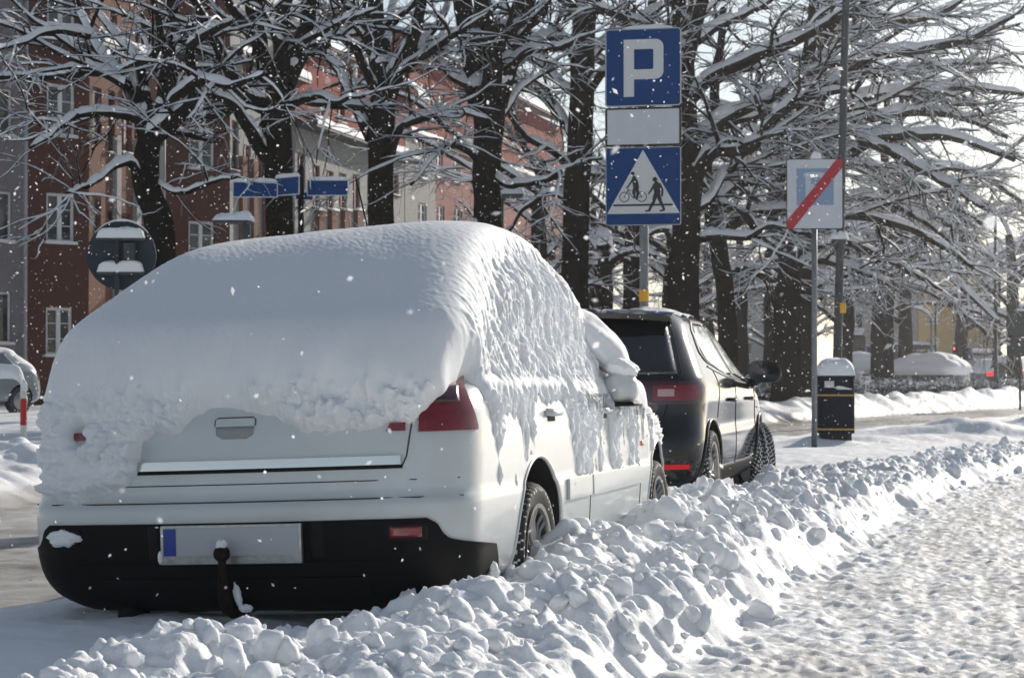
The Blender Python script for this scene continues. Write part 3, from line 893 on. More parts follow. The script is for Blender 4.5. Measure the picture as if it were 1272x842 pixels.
# ================================================================== the black hatchback
BY = 12.25
black_car = thing('parked_car', 'black hatchback parked ahead of the snow covered white car, nearly free of snow', 'car', (-2.76, BY, .07), (R(-.2), R(-.8), 0))
BB = Body([
    (.20, .30, 3.75, .66, .30, .25, .35, .45),
    (.26, .12, 3.95, .78, .32, .28, .40, .50),
    (.33, .04, 4.03, .84, .34, .30, .45, .55),
    (.45, .00, 4.06, .864, .36, .32, .48, .60),
    (.56, .01, 4.06, .868, .36, .32, .48, .60),
    (.66, .045, 4.03, .862, .36, .33, .48, .60),
    (.74, .075, 3.96, .864, .35, .34, .48, .60),
    (.82, .085, 3.80, .868, .34, .36, .46, .58),
    (.90, .10, 3.50, .862, .32, .38, .45, .55),
    (.96, .125, 3.10, .845, .30, .38, .40, .50),
    (1.00, .155, 2.92, .825, .28, .38, .36, .42),
    (1.05, .20, 2.80, .80, .26, .38, .34, .40),
    (1.18, .34, 2.56, .735, .24, .36, .32, .35),
    (1.30, .47, 2.32, .675, .22, .34, .30, .32),
    (1.37, .56, 2.14, .63, .22, .34, .30, .32),
    (1.415, .66, 1.96, .57, .22, .32, .30, .32),
    (1.44, .86, 1.76, .46, .22, .32, .30, .32),
    (1.452, 1.1, 1.55, .22, .10, .15, .10, .15),
], bow_r=.06, bow_f=.22, barrel=.025)
bbody = body_mesh(BB, 'body', [M['black_paint'], M['dark_void']], black_car, 150)
BWR, BWF = .66, 3.25
cut_arches(bbody, [(BWR, .325, .365), (BWF, .325, .365)], 0, 1)
bbody.data.set_sharp_from_angle(angle=R(38))
for yc in (BWR, BWF):
    for sx in (1, -1):
        b = MB()
        th = np.linspace(R(-22), R(202), 60)
        b.tube(BB.at(.325 + .37 * np.sin(th), yc + .37 * np.cos(th), 'y', .003) * np.array([sx, 1, 1]), .011, 8)
        b.build('wheel_arch_trim', M['black_paint'], black_car)
wheel(black_car, (.765, BWR, .315), 1, .312, .20, .215, 7)
wheel(black_car, (-.765, BWR, .315), -1, .312, .20, .215, 7)
wheel(black_car, (.79, BWF, .315), 1, .312, .20, .215, 7, R(24))
wheel(black_car, (-.765, BWF, .315), -1, .312, .20, .215, 7, R(24))
# rear window and spoiler
b = MB(); BB.patch(b, np.linspace(1.0, 1.36, 12), lambda z: -np.interp(z, [1.0, 1.36], [.70, .57]), lambda z: np.interp(z, [1.0, 1.36], [.70, .57]), .004, 'u', 30)
b.build('rear_window', M['glass_dark'], black_car)
b = MB()
xs = np.linspace(-.60, .60, 25)
top = np.stack([xs, .42 + .10 * (xs / .6) ** 2 + 0 * xs, 1.415 - .03 * (xs / .6) ** 2], 1)
fwd = np.stack([xs * .98, .80 + 0 * xs, 1.455 - .035 * (xs / .6) ** 2], 1)
low = top - np.array([0, 0, .035]); und = fwd - np.array([0, .12, .075])
b.grid(np.stack([fwd, (fwd + top) / 2 + np.array([0, 0, .006]), top, low, und]))
b.build('roof_spoiler', M['black_paint'], black_car, True, 40)
# side windows: rear quarter kink, two panes and their black frame, both flanks
def sill(y): return np.interp(y, [.65, .95, 1.3, 1.9, 2.6, 3.0], [1.10, 1.045, 1.01, .965, .935, .925])
def panes(sx):
    b = MB(); BB.patch(b, np.linspace(.935, 1.375, 20), lambda z: np.interp(z, [.935, 1.0, 1.08, 1.15, 1.30, 1.375], [2.30, 1.48, .86, .80, .94, 1.14]),
                       lambda z: np.interp(z, [.935, 1.05, 1.375], [2.86, 2.66, 2.06]), .0045, 'y', 50, 0, sx < 0, .01)
    b.build('window_frame', M['black_plastic'], black_car)
    for (lo, hi) in ((lambda z: np.interp(z, [.985, 1.03, 1.09, 1.15, 1.30, 1.35], [1.56, 1.24, .91, .88, 1.02, 1.14]), lambda z: np.interp(z, [.985, 1.35], [1.70, 1.50])),
                     (lambda z: np.interp(z, [.955, .985, 1.35], [2.1, 1.79, 1.59]), lambda z: np.interp(z, [.955, 1.35], [2.70, 2.06]))):
        z0 = .985 if lo(np.array([.955]))[0] < 2 and hi(np.array([1.35]))[0] < 1.8 else .955
        b = MB(); BB.patch(b, np.linspace(z0, 1.35, 18), lo, hi, .009, 'y', 30, 0, sx < 0, .008)
        b.build('side_window', M['glass_side'], black_car)
    l = MB(); yy = np.linspace(.86, 2.86, 14); BB.line(l, [(sill(y) - .012, y) for y in yy], .006, 'y', .004, mirror=sx < 0)
    l.build('window_trim', M['chrome'], black_car)
M['glass_side'] = mat('side_glass', (.03, .04, .04), .03, spec=1.0, coat=1.0)
panes(1); panes(-1)
# lamps
for sx in (1, -1):
    b = MB(); BB.patch(b, np.linspace(.80, .945, 12), lambda z: np.interp(z, [.80, .86, .945], [.50, .47, .47]), lambda z: np.interp(z, [.80, .83, .87, .91, .93, .945], [.82, .90, .945, .955, .93, .86]), .016, 'u', 20, 0, sx < 0)
    lp = b.build('tail_lamp', M['red_lens_dark'], black_car, True, 50)
    b = MB(); BB.patch(b, np.linspace(.825, .920, 8), .55, lambda z: np.interp(z, [.82, .93], [.90, .90]), .021, 'u', 12, 0, sx < 0); b.build('lamp_segment', M['red_lens'], lp, True, 50)
    b = MB(); BB.patch(b, np.linspace(.850, .895, 6), .58, .68, .025, 'u', 8, 0, sx < 0); b.build('reversing_lens', M['clear_lens'], lp, True, 50)
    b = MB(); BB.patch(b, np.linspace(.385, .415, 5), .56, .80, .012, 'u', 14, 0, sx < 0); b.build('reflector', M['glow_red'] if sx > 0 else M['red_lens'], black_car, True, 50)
    # mirrors on a foot, glass facing back
    hs = MB(); V = []
    for t in np.linspace(0, 1, 12):
        k = math.sqrt(max(0, 1 - ((t) ** 2))) if t > 0 else 1
        k = max(k, .02)
        V.append([(sx * (.985 + .125 * k * np.sign(math.cos(p)) * abs(math.cos(p)) ** .7), 2.52 + .15 * t, 1.015 + (.085 * k) * np.sign(math.sin(p)) * abs(math.sin(p)) ** .8 - .012 * math.cos(p)) for p in np.linspace(0, 2 * math.pi, 28, endpoint=False)])
    hs.grid(np.array(V), 0, closed=True)
    mh = hs.build('wing_mirror', M['black_paint'], black_car)
    g = MB(); ring = np.array(V[0]); c = ring.mean(0)
    g.grid(np.stack([ring, c + (ring - c) * .93 + np.array([0, -.012, 0]), c + (ring - c) * .9 + np.array([0, .004, 0]), c + (ring - c) * .001 + np.array([0, .004, 0])]), 0, closed=True)
    g.build('mirror_glass', M['glass_dark'], mh)
    f = MB(); f.tube([(sx * .80, 2.62, .93), (sx * .86, 2.60, .925), (sx * .93, 2.58, .95), (sx * .95, 2.575, .985)], [.05, .042, .035, .035], 10)
    f.build('mirror_foot', M['black_paint'], black_car)
    for yh in (1.42, 2.40):
        hb = MB(); hp = BB.at(np.full(7, .815), np.linspace(yh, yh + .19, 7), 'y', .026); hp[0, 0] -= .026; hp[-1, 0] -= .026
        hb.tube(hp * np.array([sx, 1, 1]), [.011, .015, .016, .016, .016, .015, .011], 8); hb.build('door_handle', M['black_paint'], black_car)
    sp = MB(); BB.patch(sp, np.linspace(.255, .36, 6), 1.06, 2.84, .016, 'y', 30, 0, sx < 0); sp.build('side_sill', M['black_plastic'], black_car, True, 50)
    si = MB(); BB.patch(si, np.linspace(.735, .75, 3), 2.98, 3.03, .006, 'y', 4, 0, sx < 0); si.build('side_indicator', M['orange_lens'], black_car)
for mir in (False, True):
    for pts in ([(1.0, 1.76), (.8, 1.74), (.5, 1.73), (.30, 1.75)], [(.98, 2.80), (.8, 2.84), (.5, 2.88), (.30, 2.88)], [(1.02, 1.0), (.9, .98), (.78, .92), (.70, .90)]):
        sb = MB(); BB.line(sb, pts, .004, 'y', 0, mirror=mir); sb.build('panel_gap', M['dark_void'], black_car)
sb = MB()
BB.line(sb, [(1.36, .60), (1.0, .74), (.86, .66), (.66, .60), (.60, .58), (.60, -.58), (.66, -.60), (.86, -.66), (1.0, -.74), (1.36, -.60)], .004, 'u', 0)
sb.build('panel_gap', M['dark_void'], black_car)
rl = MB(); BB.patch(rl, np.linspace(.25, .36, 6), -.6, .6, .006, 'u', 40); rl.build('lower_bumper', M['black_plastic'], black_car)
pb = MB(); pb.box((-.26, -.012, .62), (.26, .03, .735), 0, .003); pb.build('number_plate', M['plate_grey'], black_car)
b = MB(); b.tube([(0, 1.25, 1.45), (0, 1.18, 1.53), (0, 1.05, 1.62)], [.008, .005, .003], 8); b.build('aerial', M['black_plastic'], black_car)
# thin leftover snow on the roof, tail and sill
def dust(B, zz, lo, hi, nm, t, seed, mode='u', nc=160, nz=50, parent=black_car, thr=0.0, m='snow_soft'):
    zs = np.linspace(*zz, nz); tt = np.linspace(0, 1, nc)
    A = lo + (hi - lo) * tt[None] + 0 * zs[:, None]; Zg = zs[:, None] + 0 * A
    G0 = B.at(Zg, A, mode, 0.0); G1 = B.at(Zg, A, mode, .01)
    f = fbm(A * 5, Zg * 9, 4, seed) + thr - 1.2 * (np.abs(tt[None] - .5) * 2) ** 6 - 1.2 * (np.abs(np.linspace(-1, 1, nz))[:, None]) ** 6
    th = np.clip(f * t, -.012, t)
    return G0 + (G1 - G0) / .01 * th[..., None]
b = MB(); ss = np.linspace(float(BB.s_of_z(1.40)), .999, 40)
G = BB.full(ss); th = np.clip(.03 * (fbm(G[..., 0] * 3, G[..., 1] * 3, 4, 301) + .1), -.01, .03)
G = G + np.array([0, 0, 1.0]) * th[..., None]
b.grid(G, 0, closed=True)
b.build('snow_cover', M['snow_soft'], black_car)
# ------------------------------------------------------------------ signs, posts, bin, barrier
M['sign_blue'] = mat('sign_blue', (.001, .043, .175), .5, spec=.2, var=((.002, .052, .20), 7, 2))
M['sign_white'] = mat('sign_white', (.62, .63, .64), .45)
M['sign_grey'] = mat('sign_pale_grey', (.60, .62, .67), .5, var=((.54, .56, .61), 6, 2))
M['sign_black'] = mat('sign_black', (.012, .012, .013), .5)
M['sign_red'] = mat('sign_red', (.42, .012, .03), .45)
M['sign_faded_blue'] = mat('sign_faded_blue', (.22, .32, .47), .5)
M['sign_faded_white'] = mat('sign_faded_white', (.50, .54, .60), .5)
M['steel'] = mat('galvanised_steel', (.24, .25, .27), .45, metal=.6, var=((.16, .17, .18), 9, 2))
M['steel_dark'] = mat('dark_painted_steel', (.038, .046, .052), .55, spec=.2, var=((.085, .09, .095), 5, 2))
M['yellow'] = mat('yellow_sleeve', (.80, .42, .01), .5)
M['red_paint'] = mat('red_paint', (.45, .012, .018), .45)
M['white_tube'] = mat('white_tube_paint', (.72, .72, .70), .45, var=((.5, .5, .48), 12, 2))
M['navy'] = mat('navy_enamel', (.004, .006, .018), .6, spec=.06, var=((.010, .012, .024), 8, 2))
M['gold'] = mat('gold_line', (.45, .28, .06), .4)

FACE = Matrix(((1, 0, 0, 0), (0, 0, -1, 0), (0, 1, 0, 0), (0, 0, 0, 1)))      # (x, y, d) -> (x, -d, y): faces -Y

def rrect(w, h, r, cx=0, cy=0, k=6):
    out = []
    for (sx, sy, a0) in ((1, 1, 0), (-1, 1, 90), (-1, -1, 180), (1, -1, 270)):
        for i in range(k + 1):
            a = R(a0 + 90 * i / k)
            out.append((cx + sx * (w / 2 - r) + r * math.cos(a), cy + sy * (h / 2 - r) + r * math.sin(a)))
    return out

def disc(cx, cy, r, n=24): return [(cx + r * math.cos(2 * math.pi * i / n), cy + r * math.sin(2 * math.pi * i / n)) for i in range(n)]

def ring(mb, cx, cy, r0, r1, d0, d1, n=32):
    a = np.linspace(0, 2 * math.pi, n, endpoint=False)
    def c(r, d): return np.stack([cx + r * np.cos(a), -d + 0 * a, cy + r * np.sin(a)], 1)
    mb.grid(np.stack([c(r0, d0), c(r0, d1), c(r1, d1), c(r1, d0)]), 0, closed=True)

def stroke(mb, pts, ws, d0, d1):
    """flat limb: tapered strip with round ends"""
    pts = np.array(pts, float); ws = np.array(ws, float) / 2
    T = np.gradient(pts, axis=0); T /= np.linalg.norm(T, axis=1, keepdims=True)
    Nn = np.stack([-T[:, 1], T[:, 0]], 1)
    L = pts + Nn * ws[:, None]; Rr = pts - Nn * ws[:, None]
    def cap(p, t, w):
        a0 = math.atan2(t[1], t[0])
        return [(p[0] + w * math.cos(a0 + R(q)), p[1] + w * math.sin(a0 + R(q))) for q in (-60, -30, 0, 30, 60)]
    out = [tuple(q) for q in Rr] + cap(pts[-1], T[-1], ws[-1]) + [tuple(q) for q in L[::-1]] + cap(pts[0], -T[0], ws[0])
    mb.prism(out, d0, d1, FACE)

def snow_heap(mb, x0, x1, y0, y1, z, h, seed=0, mi=0, ex=2.5, nz=1.0):
    """rounded snow on a ledge"""
    n = 24
    u = np.linspace(-1, 1, n); U, Vv = np.meshgrid(u, u, indexing='ij')
    prof = np.clip((1 - np.abs(U) ** ex) * (1 - np.abs(Vv) ** ex), 0, 1) ** .5
    X = (x0 + x1) / 2 + (x1 - x0) / 2 * U; Y = (y0 + y1) / 2 + (y1 - y0) / 2 * Vv
    Z = z + h * prof * (1 + .3 * nz * pn(U * 1.7 + seed, Vv * 1.7, 3) + .12 * nz * pn(U * 5 + seed, Vv * 5, 4)) - .004
    mb.grid(np.stack([X, Y, Z], -1), mi)
    Z2 = np.full_like(Z, z - .006); mb.grid(np.stack([X, Y, Z2], -1), mi, flip=True)

def panel(parent, name, w, h, r, zc, layers, y=0.0):
    """layers: [(material, inset, protrusion)] on a thin sheet"""
    b = MB(); b.prism(rrect(w, h, r, 0, zc), -.012, .0, Matrix.Translation((0, y, 0)) @ FACE)
    o = b.build(name, M['steel_dark'], parent, False)
    for (m, ins, d, nm) in layers:
        b = MB(); b.prism(rrect(w - 2 * ins, h - 2 * ins, max(r - ins, .004), 0, zc), .0005, d, Matrix.Translation((0, y, 0)) @ FACE)
        b.build(nm, M[m], o, False)
    return o

SZ = 18.4; SS = F_PX / SZ
sp = P(799, 240, SZ)
def hz(py, Z): return P(799, py, Z).z
sign1 = thing('road_sign', 'tall post with blue letter P sign, blank plate and blue cycle and pedestrian crossing sign', 'road sign', (sp.x, sp.y, 0), (0, 0, R(3)))
g0 = zat(sp.x, sp.y) - .1
b = MB(); b.tube([(0, .055, g0), (0, .055, hz(31, SZ) - .03)], .043, 20); b.build('post', M['steel'], sign1)
b = MB(); b.tube([(0, .055, hz(374, SZ)), (0, .055, hz(360, SZ))], .0475, 20); b.build('post_sleeve', M['yellow'], sign1, True, 50)
zP = hz(83.5, SZ); w1 = 95.5 / SS; h1 = 97.5 / SS
p1 = panel(sign1, 'parking_sign', w1, h1, .035, zP, [('sign_white', .004, .002, 'border'), ('sign_blue', .012, .004, 'field')])
k = w1 / 288.0
b = MB()
x0, x1, xr_, zt, zb, zm = -73 * k, -34 * k, 77 * k, 105 * k, -110 * k, -45 * k
b.prism([(x0, zP + zb), (x1, zP + zb), (x1, zP + zm - .0), (x1, zP + zm), (x0, zP + zm)], .0045, .006, FACE)
def bowl(xl, xh, zl, zh, r, n=10):
    out = [(xl, zl), (xl, zh)]
    for i in range(n + 1):
        a = R(90 - 90 * i / n); out.append((xh - r + r * math.cos(a), zh - r + r * math.sin(a)))
    for i in range(n + 1):
        a = R(-90 * i / n); out.append((xh - r + r * math.cos(a), zl + r + r * math.sin(a)))
    return out
oo = bowl(x0, xr_, zP + zm, zP + zt, 30 * k); ii = bowl(x1, 39 * k, zP - 8 * k, zP + 68 * k, 7 * k)
O = np.array(oo); I = np.array(ii)
def lv(A, d): return np.stack([A[:, 0], np.full(len(A), -d), A[:, 1]], 1)
b.grid(np.stack([lv(O, .0045), lv(O, .006), lv(I, .006), lv(I, .0045)]), 0, closed=True)
b.build('letter', M['sign_white'], p1, False)
zB = hz(157.5, SZ)
p2 = panel(sign1, 'supplementary_plate', 95.5 / SS, 49 / SS, .03, zB, [('sign_black', .003, .002, 'border'), ('sign_grey', .022, .004, 'field')])
zC = hz(231.5, SZ)
p3 = panel(sign1, 'crossing_sign', 94.5 / SS, 97.5 / SS, .02, zC, [('sign_white', .003, .002, 'border'), ('sign_blue', .008, .004, 'field')])
def cc(x, y): return ((x - 236.5) * k, zC - (y - 635.5) * k)
b = MB(); b.prism([cc(100, 738), cc(374, 738), cc(236, 499)], .0045, .006, FACE); b.build('triangle', M['sign_white'], p3, False)
b = MB()
d0, d1 = .0062, .0078
stroke(b, [cc(126, 706), cc(234, 706), cc(345, 706)], [7 * k] * 3, d0, d1)
b.build('ground_line', M['sign_black'], p3, False)
b = MB()
for wx in (166, 231): ring(b, *cc(wx, 675), 19.5 * k, 16.5 * k, d0, d1); b.prism(disc(*cc(wx, 675), 2.5 * k, 10), d0, d1, FACE)
for a_, c_ in (((166, 675), (180, 648)), ((180, 648), (208, 655)), ((180, 652), (200, 680)), ((200, 680), (231, 675)), ((231, 675), (212, 650)), ((200, 680), (211, 648)), ((178, 648), (175, 640)), ((170, 638), (181, 640))):
    stroke(b, [cc(*a_), cc((a_[0] + c_[0]) / 2, (a_[1] + c_[1]) / 2), cc(*c_)], [2.6 * k] * 3, d0, d1)
b.build('bicycle_pictogram', M['sign_black'], p3, False)
b = MB(); d0, d1 = .0080, .0096
b.prism(disc(*cc(197, 588), 7.5 * k), d0, d1, FACE)
stroke(b, [cc(202, 603), cc(207, 620), cc(210, 640)], [14 * k, 21 * k, 22 * k], d0, d1)
stroke(b, [cc(200, 606), cc(190, 622), cc(179, 637)], [8 * k, 6 * k, 5 * k], d0 + .0005, d1 + .0005)
stroke(b, [cc(211, 642), cc(217, 660), cc(212, 684)], [15 * k, 11 * k, 7 * k], d0 + .0003, d1 + .0003)
stroke(b, [cc(207, 642), cc(200, 656), cc(205, 676)], [14 * k, 11 * k, 7 * k], d0 + .0007, d1 + .0007)
b.build('cyclist_pictogram', M['sign_black'], p3, False)
b = MB()
b.prism(disc(*cc(281, 611), 9 * k), d0, d1, FACE)
stroke(b, [cc(287, 627), cc(289, 645), cc(290, 668)], [18 * k, 27 * k, 20 * k], d0, d1)
stroke(b, [cc(279, 630), cc(268, 650), cc(258, 664)], [9 * k, 7 * k, 6 * k], d0 + .0005, d1 + .0005)
stroke(b, [cc(299, 630), cc(309, 650), cc(308, 672)], [10 * k, 8 * k, 7 * k], d0 + .0007, d1 + .0007)
stroke(b, [cc(284, 668), cc(275, 696), cc(259, 726)], [17 * k, 12 * k, 8 * k], d0 + .0003, d1 + .0003)
stroke(b, [cc(293, 668), cc(302, 694), cc(315, 723)], [17 * k, 12 * k, 8 * k], d0 + .0009, d1 + .0009)
stroke(b, [cc(262, 727), cc(254, 728), cc(247, 729)], [6 * k] * 3, d0 + .0011, d1 + .0011)
stroke(b, [cc(315, 726), cc(307, 728), cc(301, 729)], [6 * k] * 3, d0 + .0013, d1 + .0013)
b.build('pedestrian_pictogram', M['sign_black'], p3, False)
b = MB()
for zc in (zP - .2, zP + .2, zC - .2, zC + .2): b.box((-.07, .012, zc - .02), (.07, .10, zc + .02), 0, .006)
b.build('clamp', M['steel_dark'], sign1, True, 50)
b = MB(); snow_heap(b, -.20, .28, -.012, .06, zP + h1 / 2, .035, 2); b.build('snow_cap', M['snow_far'], sign1)

# ---- end of parking zone sign
EZ = 24.0; ES = F_PX / EZ
e = P(1012, 241, EZ)
sign2 = thing('road_sign', 'end of parking zone sign, faded blue square on grey crossed by a red band', 'road sign', (e.x, e.y, 0), (0, 0, R(8)))
g0 = zat(e.x, e.y) - .1
b = MB(); b.tube([(-.01, .05, g0), (0, .05, e.z + .40)], .035, 18); b.build('post', M['steel'], sign2)
w2, h2 = 70 / ES, 88 / ES
q = panel(sign2, 'sign_panel', w2, h2, .03, e.z, [('sign_black', .002, .002, 'border'), ('sign_grey', .012, .004, 'field')])
u = w2 / 210.0
def ec(x, y): return ((x - 217) * u, e.z - (y - 723) * u)
a0, a1 = ec(150, 765), ec(287, 628)
b = MB(); b.prism([a0, (a1[0], a0[1]), a1, (a0[0], a1[1])], .0045, .006, FACE); b.build('blue_square', M['sign_faded_blue'], q, False)
b = MB()
b.prism([ec(183, 750), ec(203, 750), ec(203, 695), ec(183, 695)], .0062, .0075, FACE)
stroke(b, [ec(184, 652), ec(215, 652), ec(243, 652)], [18 * u] * 3, .0062, .0075)
stroke(b, [ec(252, 655), ec(254, 674), ec(250, 694)], [18 * u] * 3, .0065, .0078)
stroke(b, [ec(190, 700), ec(215, 700), ec(243, 700)], [16 * u] * 3, .0068, .0080)
b.prism([ec(183, 695), ec(203, 695), ec(203, 645), ec(183, 645)], .0070, .0082, FACE)
b.build('letter', M['sign_faded_white'], q, False)
b = MB()
hw, hh = w2 / 2 - .008, h2 / 2 - .008
b.prism([(-hw, e.z - hh), (-hw + .075, e.z - hh), (hw, e.z + hh - .105), (hw, e.z + hh), (hw - .07, e.z + hh), (-hw, e.z - hh + .10)], .0085, .0100, FACE)
b.build('red_band', M['sign_red'], q, False)
b = MB(); snow_heap(b, -.05, .09, -.012, .05, e.z + h2 / 2, .08, 5); b.build('snow_cap', M['snow_far'], sign2)

# ---- litter bin
BZ = 24.9; BS = F_PX / BZ
c = P(1037.5, 545, BZ)
binz = zat(c.x, c.y)
lb = thing('litter_bin', 'navy litter bin with gold lines under a dome of snow', 'litter bin', (c.x, c.y, 0), (0, 0, R(9)))
W = 45 / BS
def ztop(py): return P(1037, py, BZ).z
def shell(mb, w, z0, z1, r=.07, mi=0, bulge=0.0):
    A = np.array(rrect(w, w, r, 0, 0, 8)); n = 4
    mb.grid(np.stack([np.concatenate([A, np.full((len(A), 1), z)], 1) for z in np.linspace(z0, z1, n)]), mi, closed=True, flip=False)
    mb.add(np.concatenate([A, np.full((len(A), 1), z1)], 1), [list(range(len(A)))], mi)
b = MB(); shell(b, W, binz + .06, ztop(488)); shell(b, W * .98, ztop(488), ztop(470))
b.build('body', M['navy'], lb, True, 45)
b = MB(); shell(b, W * .86, binz - .1, binz + .06); b.build('base', M['dark_void'], lb, True, 45)
b = MB(); shell(b, W * 1.02, ztop(471), ztop(464), .075); b.build('lid', M['navy'], lb, True, 45)
for py in (490.5, 532.5):
    b = MB(); shell(b, W * 1.012, ztop(py + 1.0), ztop(py - 1.0), .072); b.build('gold_line', M['gold'], lb, True, 45)
b = MB(); b.box((-.16, -W / 2 - .004, ztop(482)), (.16, -W / 2 + .02, ztop(472.5)), 0, .006); b.build('opening', M['dark_void'], lb)
b = MB(); b.box((-.15, -W / 2 - .010, ztop(481)), (-.03, -W / 2 - .002, ztop(473)), 0, .002); b.build('sticker', M['sign_white'], lb)
b = MB(); snow_heap(b, -.03, .12, -W / 2 - .006, -W / 2 + .02, ztop(481.5), .05, 3); snow_heap(b, .0, .2, -W / 2 - .02, -W / 2 + .02, ztop(483), .02, 4)
b.build('snow_lump', M['snow_far'], lb)
b = MB(); snow_heap(b, -W * .53, W * .53, -W * .53, W * .53, ztop(466), ztop(444.5) - ztop(466), 9, ex=3.2, nz=.25); b.build('snow_cap', M['snow_far'], lb)

# ---- lamp post behind it
LZ = 36.0
a, t = P(1040, 470, LZ), P(1052, -60, LZ)
lp = thing('lamp_post', 'dark steel lamp post leaning slightly, standing behind the litter bin', 'lamp post', (a.x, a.y, 0))
b = MB(); d = t - a
b.tube([(0, 0, -.1), (0, 0, 1.2), (0, 0, 1.25), (d.x * .35, d.y * .35, d.z * .35 + a.z), (d.x, d.y, d.z + a.z), (d.x * 1.3, d.y * 1.3, d.z * 1.3 + a.z)], [.11, .11, .085, .075, .065, .055], 16)
b.build('pole', M['steel_dark'], lp)
m1 = P(1046.5, 383, LZ); b = MB(); b.box((m1.x - a.x - .04, m1.y - a.y - .13, m1.z - .09), (m1.x - a.x + .07, m1.y - a.y - .06, m1.z + .10), 0, .01); b.build('yellow_label', M['yellow'], lp)
m1 = P(1041, 300, LZ); b = MB(); b.box((m1.x - a.x - .12, m1.y - a.y - .1, m1.z - .05), (m1.x - a.x + .16, m1.y - a.y + .14, m1.z + .04), 0, .02); br = b.build('bracket', M['steel_dark'], lp)
b = MB(); snow_heap(b, m1.x - a.x - .15, m1.x - a.x + .19, m1.y - a.y - .12, m1.y - a.y + .16, m1.z + .04, .17, 7); b.build('snow_cap', M['snow_far'], br)
w0 = P(1004, 334, LZ); b = MB(); b.tube([(m1.x - a.x, m1.y - a.y - .1, m1.z), (w0.x - a.x, w0.y - a.y - .3, w0.z)], .018, 6); b.build('stay_rod', M['alu'], lp)
top = d * 1.3
b = MB(); b.tube([(top.x, top.y, top.z + a.z), (top.x - .5, top.y, top.z + a.z + .3), (top.x - 1.5, top.y, top.z + a.z + .4)], .04, 8); b.box((top.x - 2.2, top.y - .12, top.z + a.z + .34), (top.x - 1.4, top.y + .12, top.z + a.z + .46), 0, .04); b.build('lamp_head', M['steel_dark'], lp)

# ---- back of a round traffic sign
RZ = 20.0; RS = F_PX / RZ
c = P(150, 317, RZ)
rs_ = thing('road_sign', 'round sign seen from behind, dark disc with two snowy brackets', 'road sign', (c.x, c.y, 0), (0, 0, R(16)))
b = MB(); b.lathe([(.0005, -.006), (43 / RS - .01, -.006), (43 / RS, -.012), (43 / RS, .008), (43 / RS - .012, .010), (43 / RS - .02, .002), (.0005, .002)], 64, 0, 'y', (0, .05, c.z)); disc_o = b.build('sign_disc', mat('sign_back', (.030, .045, .058), .6, spec=.15, var=((.045, .06, .072), 6, 2)), rs_, True, 45)
b = MB(); b.tube([(-.035, -.02, zat(c.x, c.y) - .1), (-.035, -.02, c.z + .26)], .024, 14); b.build('post', M['steel_dark'], rs_)
for py, xw, hh in ((297, .25, .10), (339, .24, .105)):
    z = P(150, py, RZ).z
    b = MB(); b.box((-xw, -.035, z - .016), (xw, .05, z + .016), 0, .004); br = b.build('bracket', M['steel_dark'], rs_, False)
    b = MB(); snow_heap(b, -xw, xw, -.05, .048, z + .014, hh, py, ex=6); b.build('snow_cap', M['snow_far'], br)
z = P(150, 312, RZ).z
b = MB(); b.box((.03, -.03, z - .09), (.15, .045, z + .085), 0, .01); b.build('cable_box', M['steel_dark'], rs_)
b = MB(); a_ = np.linspace(R(40), R(140), 24)
for i in range(1): b.tube(np.stack([(43 / RS) * np.cos(a_), .05 + 0 * a_, c.z + (43 / RS + .006) * np.sin(a_)], 1), np.interp(a_, [R(40), R(90), R(140)], [.004, .016, .004]), 8)
b.build('lit_rim', M['snow_far'], rs_)  # white strip paints the sunlit top edge of the rim

# ---- street name plates on one post
NZ = 29.0; NS = F_PX / NZ
c = P(374, 240, NZ)
sn = thing('street_sign', 'street name post with blank blue plates pointing several ways', 'street sign', (c.x, c.y, 0))
b = MB(); b.tube([(0, 0, zat(c.x, c.y) - .1), (0, 0, P(374, 214, NZ).z)], .045, 16); b.lathe([(.05, 0), (.055, .05), (.02, .09), (.012, .22), (.0005, .24)], 16, 0, 'z', (0, 0, P(374, 214, NZ).z)); b.build('post', M['black_plastic'], sn)
def plate(px0, px1, py0, py1, ang, off, nm='name_plate'):
    l = (px1 - px0) / NS; h = (py1 - py0) / NS; z = P(374, (py0 + py1) / 2, NZ).z
    cx_ = ((px0 + px1) / 2 - 374) / NS
    Mx = Matrix.Rotation(YAW + ang, 4, 'Z') if False else Matrix.Translation(Vector((math.cos(YAW) * cx_, math.sin(YAW) * cx_, 0)) + Vector(off)) @ Matrix.Rotation(YAW + ang, 4, 'Z')
    ll = l / max(.2, math.cos(ang))
    b = MB(); b.prism(rrect(ll, h, .01, 0, z), -.012, .0, Mx @ FACE); o = b.build(nm, M['sign_white'], sn, False)
    b = MB(); b.prism(rrect(ll - .03, h - .03, .006, 0, z), .0005, .003, Mx @ FACE); b.build('blue_field', M['sign_blue'], o, False)
    b = MB(); snow_heap(b, -ll / 2, ll / 2, -.012, .03, z + h / 2, .05, px0, ex=6)
    so_ = b.build('snow_cap', M['snow_far'], o); so_.matrix_basis = Mx
plate(289, 345, 225.5, 245.5, R(2), (0, 0, 0)); plate(381, 433, 223.5, 243.5, R(-2), (0, 0, 0))
plate(341, 374, 220, 243, R(-40), (0, -.03, 0)); plate(366, 388, 238, 249, R(30), (0, .03, 0))

